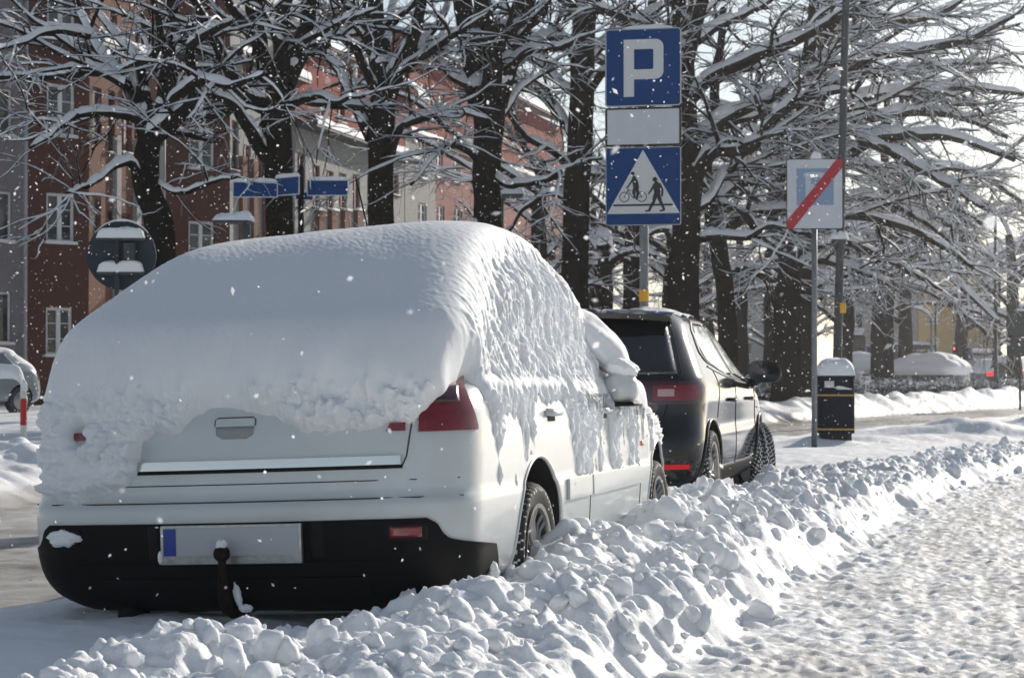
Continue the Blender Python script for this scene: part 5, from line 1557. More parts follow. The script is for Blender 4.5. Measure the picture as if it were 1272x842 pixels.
def px_tree(label, Z, base_px, trunk, limbs, seed, **kw):
    """surveyed tree: trunk and limbs as photo points at distance Z, each limb reaching nearer or farther by its own depth"""
    s = Z / F_PX
    b = P(base_px, 470, Z); b.z = .1
    def conv(pts, dep):
        out, k = [], len(pts)
        for i, (x, y, w) in enumerate(pts):
            q = P(x, y, Z + dep * (i / max(1, k - 1)) ** 1.2) - b
            out.append(q[:])
        return out, [w * s for _, _, w in pts]
    L = [conv(trunk, 0)]
    L[0][0].insert(0, (L[0][0][0][0], L[0][0][0][1], -.3)); L[0][1].insert(0, L[0][1][0] * 1.02)
    for pts, dep in limbs: L.append(conv(pts, dep))
    return make_tree(label, b, L, seed, **kw)

# --- the row, left to right
px_tree('leaning tree with forked trunk before the brown house', 31, 202,
    [(204, 440, 19), (203, 340, 18), (196, 275, 17.5), (184, 238, 17), (181, 205, 16), (185, 172, 14)],
    [([(184, 175, 12), (166, 110, 9), (141, 85, 8), (112, 47, 6.5), (95, 0, 5), (85, -60, 3)], 1.5),
     ([(178, 150, 7), (150, 141, 5), (100, 146, 4.5), (72, 158, 4), (36, 184, 2)], -2.0),
     ([(160, 108, 7), (128, 92, 5), (95, 92, 5), (48, 96, 4), (0, 94, 3), (-30, 100, 2)], 2.5),
     ([(110, 45, 5), (76, 40, 4), (30, 52, 3), (-10, 62, 2)], -2.0),
     ([(188, 172, 13), (210, 155, 12), (225, 142, 9), (242, 112, 7), (236, 70, 6), (262, 40, 5), (290, 26, 3)], -1.5),
     ([(196, 160, 9), (206, 100, 8.5), (212, 50, 7.5), (214, 0, 7), (220, -70, 4)], 1.0),
     ([(174, 222, 6), (160, 204, 5), (130, 218, 4), (100, 233, 3), (84, 238, 1.5)], -2.5),
     ([(205, 148, 7), (222, 118, 6), (250, 100, 5), (285, 108, 4), (330, 90, 2)], -3.0),
     ([(188, 150, 6), (170, 70, 6), (150, 55, 5), (120, 10, 4), (110, -40, 3)], 3.0),
     ([(150, 90, 5), (190, 66, 5), (200, 30, 4), (190, -20, 3)], -1),
     ([(196, 228, 3), (225, 240, 3), (262, 226, 2.5), (300, 218, 1.5)], -1.5)], 101, dens=.80, tw=.3)
px_tree('stout tree with fan of limbs behind the street name post', 32.5, 346,
    [(348, 440, 17), (347, 300, 17), (346, 220, 17), (343, 150, 18), (343, 112, 19)],
    [([(338, 108, 13), (324, 60, 10), (311, 0, 9), (304, -80, 5)], 1),
     ([(348, 105, 12), (351, 40, 9.5), (356, -70, 6)], -1.5),
     ([(354, 105, 13), (372, 66, 11), (383, 20, 10), (396, -80, 6)], 1),
     ([(334, 128, 10), (305, 120, 9), (282, 78, 7), (262, 40, 5.5), (238, -10, 3)], -2),
     ([(332, 196, 9), (319, 178, 9), (303, 150, 7), (282, 126, 5), (250, 116, 3.5), (215, 128, 2)], -1.5),
     ([(300, 148, 6), (287, 105, 5), (262, 70, 4), (238, 62, 3)], 2),
     ([(350, 118, 8), (320, 60, 7), (290, 15, 5), (270, -40, 3)], -3),
     ([(362, 130, 6), (392, 118, 4), (420, 128, 3), (455, 120, 2)], -2),
     ([(336, 140, 6), (300, 132, 5), (262, 145, 4), (225, 140, 2.5)], 2.5)], 102, dens=.78, tw=.3)
px_tree('tall dark tree rising from behind the car roof beside the street sign', 36, 472,
    [(474, 440, 17), (474, 300, 16), (474, 215, 15.5), (472, 150, 17), (480, 100, 17)],
    [([(480, 104, 13), (471, 40, 11), (465, -30, 9), (460, -90, 5)], 1),
     ([(484, 100, 10), (504, 70, 8.5), (516, 34, 7.5), (532, -40, 5)], -1.5),
     ([(482, 130, 8), (500, 90, 6), (530, 68, 4.5), (560, 48, 4), (612, 14, 2.5)], -2),
     ([(472, 100, 9), (456, 46, 8.5), (434, 20, 8), (410, -20, 6), (400, -80, 3)], 1.5),
     ([(466, 150, 6), (452, 134, 5), (420, 132, 4.5), (372, 128, 3), (330, 138, 1.5)], -2),
     ([(462, 172, 9), (447, 140, 8.5), (425, 95, 7), (408, 60, 6), (394, 10, 4)], 2),
     ([(484, 200, 6), (492, 172, 5), (500, 156, 4.5), (530, 146, 4.5), (566, 142, 3.5), (610, 150, 2)], -1.5),
     ([(470, 120, 6), (440, 62, 5), (420, 45, 4), (396, 60, 2)], -3),
     ([(488, 90, 6), (520, 60, 5), (556, 10, 4), (570, -40, 3)], 2.5),
     ([(478, 60, 7), (489, 10, 6), (494, -60, 4)], 2)], 103, dens=.74, tw=.3)
px_tree('thick three stemmed tree left of the blue parking sign', 36.5, 604,
    [(606, 450, 18), (605, 320, 17.5), (605, 230, 17), (607, 165, 18), (607, 130, 20)],
    [([(596, 135, 15), (588, 90, 14), (577, 10, 13), (570, -80, 8)], 1),
     ([(608, 125, 14), (612, 70, 12), (600, 10, 11), (590, -80, 7)], -1.5),
     ([(616, 130, 15), (632, 75, 12.5), (650, 10, 11), (668, -70, 7)], 1),
     ([(596, 200, 5), (570, 180, 4), (545, 192, 3), (510, 230, 2)], -2),
     ([(618, 150, 6), (640, 120, 5), (664, 96, 4), (700, 80, 2.5)], 2),
     ([(612, 216, 5), (636, 232, 4), (672, 226, 3.5), (710, 206, 2.5), (746, 196, 1.5)], -2.5),
     ([(590, 110, 6), (560, 92, 5), (530, 60, 4), (505, 58, 2)], 2),
     ([(626, 90, 6), (660, 62, 5), (690, 60, 4), (735, 40, 2)], -2)], 104, dens=.78, tw=.35)
px_tree('dark tree just left of the stacked blue signs, snow in its forks', 40, 716,
    [(714, 460, 17), (715, 300, 17), (717, 230, 16), (721, 150, 15.5), (724, 70, 15), (726, 20, 14)],
    [([(722, 40, 10), (716, -20, 10), (706, -90, 6)], 1), ([(728, 30, 10), (742, -10, 9), (760, -80, 6)], -1),
     ([(716, 72, 8), (695, 48, 7.5), (668, 52, 7), (640, 74, 5), (618, 112, 3)], -2),
     ([(716, 180, 6), (700, 150, 5.5), (672, 118, 5.5), (640, 92, 4), (612, 96, 2)], 2.5),
     ([(728, 80, 7), (746, 58, 6), (790, 30, 5), (830, 0, 4), (860, -50, 2)], 2),
     ([(712, 215, 5), (690, 190, 4), (655, 172, 3.5), (628, 140, 2)], -2),
     ([(728, 120, 6), (752, 90, 5), (800, 75, 4), (850, 60, 2)], -2.5),
     ([(720, 120, 5), (690, 100, 5), (660, 40, 4), (640, -20, 3)], 3),
     ([(708, 250, 4), (685, 240, 3.5), (650, 262, 2.5), (630, 290, 1.5)], 2)], 105, dens=.92, tw=.5, flat=.5)
px_tree('broad old tree directly behind the blue parking sign', 39, 848,
    [(850, 470, 21), (849, 380, 20), (851, 300, 18), (855, 230, 17.5), (851, 150, 15), (849, 60, 13)],
    [([(849, 80, 11), (842, 0, 10), (836, -90, 6)], 1), ([(852, 90, 9), (866, 20, 8), (888, -60, 5)], -2),
     ([(858, 238, 10), (872, 205, 9.5), (892, 188, 9), (925, 186, 8), (962, 150, 6.5), (1010, 118, 5), (1060, 112, 3)], -2),
     ([(858, 195, 9), (880, 160, 9), (915, 140, 8), (960, 120, 6.5), (1020, 84, 5), (1085, 74, 3)], 1.5),
     ([(854, 130, 8), (880, 100, 7.5), (930, 74, 7), (985, 52, 6), (1050, 18, 4.5), (1110, -30, 2.5)], -2.5),
     ([(862, 215, 8), (890, 160, 6), (930, 148, 5), (965, 138, 4.5), (1015, 150, 3.5), (1080, 138, 2)], 3),
     ([(858, 262, 7), (880, 250, 6), (900, 215, 5.5), (935, 204, 5), (975, 208, 4), (1030, 190, 2.5)], 2.5),
     ([(842, 250, 7), (815, 230, 5), (780, 222, 4), (740, 200, 2.5)], 2.5),
     ([(846, 120, 7), (810, 95, 6), (770, 20, 5), (740, 10, 3)], -2),
     ([(852, 60, 7), (900, 30, 6), (950, 5, 5), (1000, -50, 3)], 2),
     ([(860, 300, 6), (890, 292, 5), (925, 296, 4), (960, 280, 3), (1000, 290, 1.5)], -2)], 106, dens=1.0, tw=.5, flat=.6, droop=-.035)
px_tree('slim crooked tree behind the wing mirror of the black car', 45, 903,
    [(905, 475, 12), (903, 400, 11.5), (898, 350, 11), (892, 300, 11), (884, 262, 9.5)],
    [([(886, 270, 8), (878, 220, 7.5), (884, 160, 7), (890, 90, 6), (900, 10, 4)], 1),
     ([(892, 300, 7), (915, 275, 6.5), (950, 262, 6), (990, 262, 5), (1030, 282, 3)], -2),
     ([(896, 340, 6), (925, 335, 5), (955, 345, 4), (985, 342, 2)], 2),
     ([(888, 250, 6), (920, 228, 5.5), (960, 225, 5), (1005, 200, 4), (1050, 205, 2)], 2.5),
     ([(880, 240, 5), (862, 215, 4), (845, 170, 3), (830, 160, 2)], -2)], 107, dens=.95, tw=.5, flat=.6, droop=-.03)
px_tree('tall straight tree left of the end of parking sign', 44, 976,
    [(976, 480, 16.5), (977, 400, 16), (981, 330, 15), (984, 270, 14), (992, 200, 12.5), (1000, 120, 11)],
    [([(1000, 128, 10), (1008, 50, 8.5), (1015, -60, 5)], 1),
     ([(986, 268, 9), (1012, 225, 8.5), (1050, 196, 8), (1100, 170, 7), (1150, 168, 6), (1200, 176, 4.5), (1262, 200, 3)], -2.5),
     ([(994, 190, 8), (1030, 150, 8), (1080, 122, 7.5), (1140, 112, 6.5), (1200, 110, 5), (1275, 118, 3)], 2),
     ([(998, 150, 7), (1040, 100, 7), (1085, 70, 6.5), (1140, 62, 5.5), (1195, 52, 4.5), (1260, 20, 2.5)], -3),
     ([(1002, 110, 7), (1045, 58, 6), (1090, 32, 5.5), (1150, 22, 4.5), (1215, -10, 3)], 2.5),
     ([(984, 300, 7), (1020, 280, 6.5), (1060, 268, 6), (1105, 275, 5), (1160, 300, 4), (1210, 335, 2.5)], 1),
     ([(982, 320, 6), (950, 300, 5), (920, 262, 4.5), (890, 250, 2.5)], -2),
     ([(990, 230, 6), (955, 195, 5.5), (930, 140, 5), (910, 90, 3)], 2),
     ([(996, 180, 7), (1045, 168, 6.5), (1110, 190, 6), (1170, 225, 5), (1230, 262, 3)], -3.5),
     ([(1006, 60, 6), (1060, 5, 5), (1120, -30, 3)], -1),
     ([(984, 330, 5), (1020, 322, 5), (1060, 335, 4), (1110, 352, 2.5)], -2)], 108, dens=1.02, tw=.5, flat=.65, droop=-.045)
px_tree('dark tree close behind the end of parking sign, wide drooping branches', 50, 1002,
    [(1000, 480, 12), (1001, 400, 11.5), (1004, 320, 11), (1010, 230, 10), (1016, 130, 9)],
    [([(1016, 140, 8), (1022, 60, 7), (1030, -50, 4)], 1),
     ([(1010, 235, 7), (1050, 205, 6.5), (1105, 215, 6), (1160, 240, 5), (1225, 282, 3)], 2),
     ([(1008, 270, 7), (1050, 245, 6), (1100, 250, 5.5), (1150, 275, 4.5), (1200, 318, 2.5)], -2),
     ([(1014, 170, 6), (1070, 150, 6), (1130, 140, 5.5), (1190, 145, 4.5), (1250, 170, 2.5)], -2.5),
     ([(1006, 310, 6), (1045, 300, 5.5), (1095, 318, 5), (1140, 342, 3.5), (1185, 372, 2)], 2),
     ([(1018, 110, 6), (1075, 92, 5.5), (1140, 86, 5), (1210, 78, 3.5), (1260, 80, 2)], 2.5),
     ([(1004, 330, 5), (970, 322, 4), (940, 332, 3), (915, 330, 2)], 2)], 109, dens=.98, tw=.5, flat=.65, droop=-.045, far=True)
px_tree('pair of far trunks behind the litter bin under low snowy boughs', 72, 1090,
    [(1090, 470, 8.5), (1090, 420, 8), (1090, 370, 7.5), (1093, 310, 7), (1098, 240, 6)],
    [([(1104, 472, 7), (1103, 420, 7), (1104, 370, 6.5), (1108, 310, 6), (1116, 220, 5), (1120, 120, 3)], 0),
     ([(1098, 245, 6), (1100, 180, 5), (1105, 90, 3)], 1),
     ([(1092, 330, 5), (1120, 312, 5), (1160, 330, 4.5), (1200, 360, 4), (1240, 400, 2.5)], -3),
     ([(1094, 370, 5), (1125, 352, 5), (1155, 362, 4.5), (1190, 384, 3.5), (1232, 420, 2)], 2),
     ([(1098, 280, 5), (1140, 265, 4.5), (1190, 285, 4), (1245, 330, 2.5)], -2),
     ([(1100, 230, 5), (1150, 205, 4.5), (1210, 215, 4), (1268, 250, 2.5)], 3),
     ([(1088, 350, 4), (1065, 340, 4), (1040, 352, 3), (1020, 372, 2)], -2),
     ([(1090, 300, 4), (1060, 282, 4), (1030, 292, 3), (1005, 320, 2)], 2)], 110, dens=.6, tw=.4, twl=1.4, flat=.65, droop=-.05, far=True, snow_amt=1.2)
px_tree('slender trunk in the gap right of the sign post', 52, 786,
    [(787, 470, 14), (787, 380, 13.5), (790, 290, 13), (796, 200, 11), (802, 110, 9)],
    [([(802, 115, 8), (808, 40, 7), (812, -60, 4)], 1), ([(796, 200, 6), (830, 170, 5), (875, 160, 4), (920, 150, 2)], -2),
     ([(792, 250, 6), (760, 222, 5), (720, 215, 4), (680, 222, 2.5)], 2), ([(800, 140, 6), (770, 100, 5), (735, 70, 4), (690, 60, 2)], -3),
     ([(790, 300, 5), (820, 285, 4.5), (860, 300, 4), (890, 320, 2)], 3), ([(790, 330, 4), (765, 318, 4), (735, 330, 3), (700, 322, 2)], -2)], 111, dens=.85, tw=.5, flat=.55, far=True)
stub = px_tree('short pollarded stub tree capped with a lump of snow', 50, 752,
    [(754, 470, 9), (753, 380, 8.5), (752, 330, 9), (750, 298, 9)],
    [([(752, 320, 5), (738, 300, 4.5), (722, 270, 4), (700, 250, 2)], 2), ([(755, 330, 5), (770, 318, 4), (790, 312, 3), (815, 318, 1.5)], -1),
     ([(750, 360, 4), (735, 352, 3), (715, 360, 2), (700, 356, 1.5)], -2)], 112, dens=.8, tw=.5, far=True)

q_ = P(750, 298, 50) - Vector(stub.location); q_.z = P(750, 298, 50).z - .1
ph_ = np.linspace(-1.3, 1.57, 14); th_ = np.linspace(0, 2 * math.pi, 24, endpoint=False); PH_, TH_ = np.meshgrid(ph_, th_, indexing='ij'); nz_ = 1 + .12 * pn(PH_ * 2, TH_ * 1.3, 3)
b = MB(); b.grid(np.stack([q_.x + .24 * np.cos(PH_) * np.cos(TH_) * nz_, q_.y + .24 * np.cos(PH_) * np.sin(TH_) * nz_, q_.z + .04 + .28 * np.sin(PH_) * nz_], -1), 0, closed=True); b.build('snow_cap', M['snow_far'], stub)

# --- rank of park trees behind the row: a few kinds, turned and scaled
def generic(seed, h, label, far=True, dens=.58):
    r = np.random.default_rng(seed)
    tr = [(0, 0, -.3), (.1, 0, 1.5), (.05, .1, 3.0), (.15, 0, 4.4 + r.random()), (.2, .1, h * .62)]
    L = [(tr, [.27, .25, .22, .2, .13])]
    for k in range(9):
        a = 2 * math.pi * (k / 9 + .05 * r.random()); z0 = 2.4 + (h * .6 - 2.6) * k / 8.0; s = 3.2 + 2.2 * r.random()
        up = .1 + .9 * k / 8
        L.append(([(.1, .05, z0), (s * .35 * math.cos(a), s * .35 * math.sin(a), z0 + .7 + up * .5), (s * .75 * math.cos(a + .2), s * .75 * math.sin(a + .2), z0 + .9 + up * 1.6), (s * 1.15 * math.cos(a + .1), s * 1.15 * math.sin(a + .1), z0 + .6 + up * 2.6)],
                  [.10, .075, .05, .022]))
    return make_tree(label, (0, 0, 0), L, seed, dens=dens, far=far, flat=.5, twl=1.25, droop=-.03, group='park trees behind the street row', fine=True)
LABELS = ['hazy bare tree in the park, left of the blue sign', 'hazy bare tree in the park, behind the blue sign', 'hazy bare tree in the park, between sign and black car',
          'hazy bare tree beyond the slim crooked tree', 'hazy bare tree between the dark trunks and the parking end sign', 'hazy bare tree behind the lamp post',
          'hazy bare tree above the snowed in cars', 'hazy bare tree above the yellow house', 'hazy bare tree at the right edge above the traffic lights', 'hazy bare tree rising behind the three stemmed trunk',
          'hazy bare tree beside the thick trunk and the red house', 'hazy bare tree at the far right behind the thin pole', 'hazy bare tree low between the two sign posts', 'hazy bare tree just right of the blue signs']
protos = [generic(301, 10.5, LABELS[0]), generic(302, 12, LABELS[1]), generic(303, 9.5, LABELS[2])]
spots = [(668, 62), (742, 70), (830, 58), (925, 72), (958, 60), (1052, 66), (1128, 84), (1192, 92), (1262, 76), (640, 82), (690, 92), (1236, 100), (990, 92), (880, 84)]
spots += [(705, 118), (780, 125), (850, 120), (905, 132), (1000, 126), (1075, 132), (625, 112), (1165, 140), (1215, 136), (955, 112)]
LABELS += ['faint distant tree ' + q for q in ('left of the blue sign, far off', 'hidden behind the blue sign post', 'between the broad trunk and the slim tree', 'above the sunlit pale house', 'beside the lamp post, far off', 'behind the pale grey house', 'behind the thick three stemmed tree, far off', 'behind the roof of the yellow house', 'right of the yellow house, far off', 'in the gap left of the tall straight trunk')]
rr_ = np.random.default_rng(5)
for i, (px_, Zd) in enumerate(spots):
    o = protos[i] if i < 3 else copy_tree(protos[i % 3])
    q = cam2(px_, Zd); o.location = (q.x, q.y, .1)
    o.rotation_euler = (0, 0, rr_.random() * 6.28); k = .9 + .35 * rr_.random(); o.scale = (k, k, k)
    o['label'] = LABELS[i]
# ------------------------------------------------------------------ things across the street and far down it
M['silver_paint'] = mat('silver_paint', (.17, .205, .235), .28, metal=.5, coat=.8)
M['grey_paint'] = mat('grey_paint', (.05, .055, .06), .3, coat=.8)

def small_car(label, loc, rotz, paint, snow=0.0, dims=(4.2, .88, 1.46), lights=False, group=None):
    t = thing('parked_car', label, 'car', loc, (0, 0, rotz), group)
    L, w, h = dims
    B = Body([(.22, .25, L - .3, w * .8, .3, .25, .35, .4), (.34, .03, L - .05, w * .97, .33, .28, .42, .5), (.55, 0, L, w, .34, .3, .45, .55), (.75, .03, L - .1, w, .33, .32, .45, .55),
              (.90, .08, L - .75, w * .985, .3, .34, .42, .5), (.97, .13, L - 1.15, w * .96, .28, .34, .36, .42), (1.05, .2, L - 1.35, w * .91, .26, .34, .34, .4),
              (h - .2, .5, L - 1.85, w * .77, .22, .34, .3, .34), (h - .08, .66, L - 2.1, w * .70, .2, .3, .3, .3), (h - .02, .95, L - 2.4, w * .5, .2, .3, .3, .3), (h, 1.3, L - 2.7, w * .22, .1, .15, .1, .15)],
             bow_r=.05, bow_f=.2, barrel=.025, res=(10, 10, 60, 12, 8))
    bo = body_mesh(B, 'body', [paint, M['dark_void']], t, 60)
    cut_arches(bo, [(.75, .31, .35), (L - .82, .31, .35)], 0, 1); bo.data.set_sharp_from_angle(angle=R(38))
    for yc in (.75, L - .82):
        for sx in (1, -1):
            b = MB(); b.lathe([(.0005, sx * .10), (.12, sx * .10), (.20, sx * .09), (.205, sx * .10), (.29, sx * .10), (.305, sx * .06), (.305, -sx * .08), (.2, -sx * .1)], 28, 0, 'x', (0, 0, 0))
            wh_ = b.build('wheel', M['rubber'], t, True, 40); wh_.location = (sx * (w - .12), yc, .305)
            b = MB(); b.lathe([(.0005, sx * .112), (.06, sx * .112), (.19, sx * .104), (.2, sx * .09)], 28, 0, 'x')
            b.build('rim', M['alloy'], wh_)
    b = MB(); B.patch(b, np.linspace(1.02, h - .12, 8), lambda z: -np.interp(z, [1.0, h], [.7, .5]), lambda z: np.interp(z, [1.0, h], [.7, .5]), .005, 'u', 14); b.build('rear_window', M['glass_dark'], t)
    for sx in (1, -1):
        b = MB(); B.patch(b, np.linspace(.97, h - .11, 10), lambda z: np.interp(z, [.97, h - .1], [.75, 1.05]), lambda z: np.interp(z, [.97, h - .1], [L - 1.35, L - 2.1]), .005, 'y', 24, 0, sx < 0); b.build('side_window', M['glass_side'], t)
        b = MB(); B.patch(b, np.linspace(.74, .92, 6), .52, .88, .012, 'u', 8, 0, sx < 0); b.build('tail_lamp', M['lit_tail'] if lights else M['red_lens'], t)
        b = MB()
        zz = np.linspace(.60, .76, 6)
        G = [B.at(np.full(9, z), np.linspace(L - .42, L - .12, 9), 'y', .012) * np.array([sx, 1, 1]) for z in zz]; b.grid(np.array(G)); b.build('headlamp', M['lamp_glass'], t)
        b = MB(); b.lathe([(.0005, -.1), (.07, -.08), (.085, 0), (.07, .07), (.0005, .1)], 14, 0, 'y', (sx * (w + .07), L - 1.65, 1.0)); b.build('wing_mirror', paint, t)
    ws = MB(); G = []
    n = 12
    H = B.outline(B.s_of_z(np.linspace(1.03, h - .12, 8)))
    k = B.NR + B.NC + B.NS + B.NF - 4
    R_ = H[:, k:]; Lf = R_[:, ::-1] * np.array([-1, 1, 1]); G = np.concatenate([R_, Lf[:, 1:]], 1)
    ws.grid(G + np.array([0, .012, .006])); ws.build('windscreen', M['glass_dark'], t)
    if snow > 0:
        s = np.linspace(float(B.s_of_z(.80 if snow > .12 else .93)), 1, 60); G = B.full(s)
        up = sstep(.78, 1.0, G[..., 2]) if snow > .12 else np.ones(G.shape[:2])
        nz = 1 + .2 * pn(G[..., 0] * 2, G[..., 1] * 1.4, 7)
        du = np.gradient(G, axis=1); dv = np.gradient(G, axis=0); nn = np.cross(du, dv); nn /= np.linalg.norm(nn, axis=-1, keepdims=True) + 1e-9
        c = np.array([0, L / 2, .6]); nn = np.where(((G - c) * nn).sum(-1, keepdims=True) < 0, -nn, nn)
        for it in range(6): nn[1:-1] = .25 * nn[:-2] + .5 * nn[1:-1] + .25 * nn[2:]
        if snow > .12: th = snow * (.45 + .55 * np.clip(nn[..., 2], 0, 1)) * nz * up - .01
        else: th = np.clip((snow * sstep(.5, .9, nn[..., 2]) - .01 + .03 * pn(G[..., 0] * 3, G[..., 1] * 3, 8)), -.02, snow)
        b = MB(); G2 = G + nn * th[..., None]; b.grid(G2, 0, closed=True); b.F.append((np.arange(G.shape[1])[None] + (G.shape[0] - 1) * G.shape[1], 0)); b.build('snow_cover', M['snow_far'], t)
    return t
M['lit_tail'] = glow('lit_tail_lamp', (.9, .02, .02), 1.3)
M['lamp_glass'] = mat('lamp_glass', (.32, .34, .35), .08, coat=1.0, spec=.8)

def put(px, Z): q = cam2(px, Z); return (q.x, q.y, zat(q.x, q.y) - .04)
small_car('silver car facing us across the street behind the hoop barrier', put(26, 43), R(160), M['silver_paint'], .05)
small_car('snow buried hatchback behind the low hedge, right of the litter bin', put(1196, 80), R(62), M['grey_paint'], .34, (4.5, .9, 1.42), False, 'cars buried under snow behind the hedge')
small_car('snow buried car half hidden by the litter bin', put(1030, 84), R(-64), M['grey_paint'], .34, (4.2, .88, 1.45), False, 'cars buried under snow behind the hedge')
small_car('snow buried car glimpsed between bin and hatchback', put(1046, 96), R(-70), M['grey_paint'], .30, (4.2, .88, 1.48), False, 'cars buried under snow behind the hedge')
small_car('dark estate car with glowing red tail lamps at the far end', put(1247, 92), R(-12), M['grey_paint'], .06, (4.6, .92, 1.66), True)
small_car('pale blue car parked ahead of the dark estate car', put(1222, 104), R(-18), M['silver_paint'], .16, (4.3, .88, 1.48))

# clipped hedge along the far pavement, dusted with snow
def hedge(label, pts, h, w, n, seed, snowy):
    r = np.random.default_rng(seed)
    pts = [Vector(p) for p in pts]; base = pts[0]
    t_ = thing('hedge', label, 'hedge', base)
    P0 = np.array([[p.x, p.y] for p in pts]); s = np.concatenate([[0], np.cumsum(np.linalg.norm(np.diff(P0, axis=0), axis=1))])
    u = r.random(n) * s[-1]
    x = np.interp(u, s, P0[:, 0]); y = np.interp(u, s, P0[:, 1])
    th = r.random(n) * 6.28; hh = h * (.72 + .4 * r.random(n)) * (1 + .25 * pn(u * .8, 0 * u, 3))
    lean = r.normal(size=(n, 2)) * .22
    b0 = np.stack([x + (r.random(n) - .5) * w, y + (r.random(n) - .5) * w, np.full(n, .08)], 1)
    k = np.linspace(0, 1, 5)[None, :, None]
    PT = b0[:, None] + np.concatenate([lean[:, None] * k * h, (hh[:, None, None] * k)], 2) + r.normal(size=(n, 5, 3)) * .02
    PT = PT - np.array([base.x, base.y, 0])
    RA = np.full((n, 5), .008) * np.linspace(1.3, .6, 5)[None]
    b = MB(); tubes(b, PT, RA, 3)
    P2, R2 = spawn(PT, RA, 5, .12, .32, 55, .7, .006, 4, .2, 0, r, .25, .2)
    tubes(b, P2, R2, 3); b.build('stems', M['twig'], t_)
    sn_ = MB(); snow_strips(sn_, P2, R2 * snowy, r, 1.7 * snowy, True)
    top = PT[:, -1] - np.array([0, 0, .05]); sel = r.random(n) < .5 * snowy
    ico = np.array([(1, 0, 0), (-1, 0, 0), (0, 1, 0), (0, -1, 0), (0, 0, 1), (0, 0, -1)], float); fi = np.array([(0, 2, 4), (2, 1, 4), (1, 3, 4), (3, 0, 4), (2, 0, 5), (1, 2, 5), (3, 1, 5), (0, 3, 5)])
    C = top[sel]; q = .035 + .05 * r.random(len(C))
    V = C[:, None] + ico[None] * q[:, None, None] * np.array([1.2, 1.2, .7]); F = (np.arange(len(C))[:, None, None] * 6 + fi[None]).reshape(-1, 3)
    sn_.add(V.reshape(-1, 3), F); sn_.build('snow_load', M['snow_far'], t_)
    return t_
hedge('low bare hedge in front of the snow buried cars', [cam2(1062, 64), cam2(1170, 68), cam2(1300, 72)], .62, .6, 1500, 31, .5)
hedge('bushy hedge thick with snow at the foot of the dark trunks', [cam2(900, 58), cam2(985, 58.5), cam2(1058, 62)], .78, .9, 1500, 32, 1.3)

# red traffic light
def post(o, h, r, m='steel_dark'): b = MB(); b.tube([(0, 0, -.1), (0, 0, h)], r, 10); b.build('pole', M[m], o)
q = cam2(1187.5, 96); zt_ = P(1187, 433, 96).z
tl = thing('traffic_light', 'traffic light showing red in front of the yellow house', 'traffic light', (q.x, q.y, 0), (0, 0, R(6)))
post(tl, zt_ + .2, .06)
b = MB(); b.box((-.17, -.2, zt_ - .75), (.17, .0, zt_ + .2), 0, .03); hs = b.build('housing', M['sign_black'], tl)
for i, m in enumerate(('tl_red', 'sign_black', 'sign_black')):
    if m == 'tl_red': M['tl_red'] = glow('red_signal', (1, .02, .03), 5)
    b = MB(); b.lathe([(.0005, -.03), (.10, -.015), (.115, 0)], 20, 0, 'y', (0, -.205, zt_ - .3 * i)); b.build('lamp', M[m], hs)
    b = MB(); a = np.linspace(R(20), R(160), 12); b.grid(np.stack([np.stack([.125 * np.cos(a), np.full(12, d), zt_ - .3 * i + .125 * np.sin(a)], 1) for d in (-.2, -.36)])); b.build('visor', M['sign_black'], hs)
b = MB(); snow_heap(b, -.19, .19, -.3, .02, zt_ + .2, .14, 3); b.build('snow_cap', M['snow_far'], hs)
# amber signal further left
q = cam2(1081.5, 98); zt_ = P(1081, 452, 98).z
al = thing('traffic_light', 'small amber beacon below a blue sign beside the far trunks', 'traffic light', (q.x, q.y, 0), (0, 0, R(4)))
post(al, zt_ + .6, .04); M['amber'] = glow('amber_signal', (1, .32, .02), 3)
b = MB(); b.box((-.13, -.15, zt_ - .2), (.13, .0, zt_ + .2), 0, .02); b.build('housing', M['sign_black'], al)
b = MB(); b.lathe([(.0005, -.03), (.10, -.015), (.115, 0)], 16, 0, 'y', (0, -.155, zt_)); b.build('lamp', M['amber'], al)
b = MB(); b.prism(rrect(.4, .55, .03, 0, zt_ + .6), .0, .02, Matrix.Translation((0, -.06, 0)) @ FACE); b.build('blue_plate', M['sign_blue'], al, False)
# bus shelter
q = cam2(1112, 88)
bs = thing('bus_shelter', 'glass bus shelter with flat dark roof behind the snow buried hatchback', 'bus shelter', (q.x, q.y, 0), (0, 0, YAW))
zr = P(1112, 428, 88).z; Lb = 50 / F_PX * 88
b = MB(); b.box((-.1, -.1, zr - .2), (Lb, 1.3, zr), 0, .03); b.build('roof', M['steel_dark'], bs)
b = MB(); snow_heap(b, -.1, Lb, -.1, 1.3, zr, .12, 4, ex=6); b.build('snow_cap', M['snow_far'], bs)
for x_ in (.05, Lb / 2, Lb - .15):
    for y_ in (.0, 1.2): b = MB(); b.box((x_ - .04, y_ - .04, -.1), (x_ + .04, y_ + .04, zr - .2), 0, .008); b.build('upright', M['steel_dark'], bs)
b = MB(); b.box((.09, 1.19, .3), (Lb - .19, 1.21, zr - .3)); b.build('glass_panel', M['pane'], bs, False)
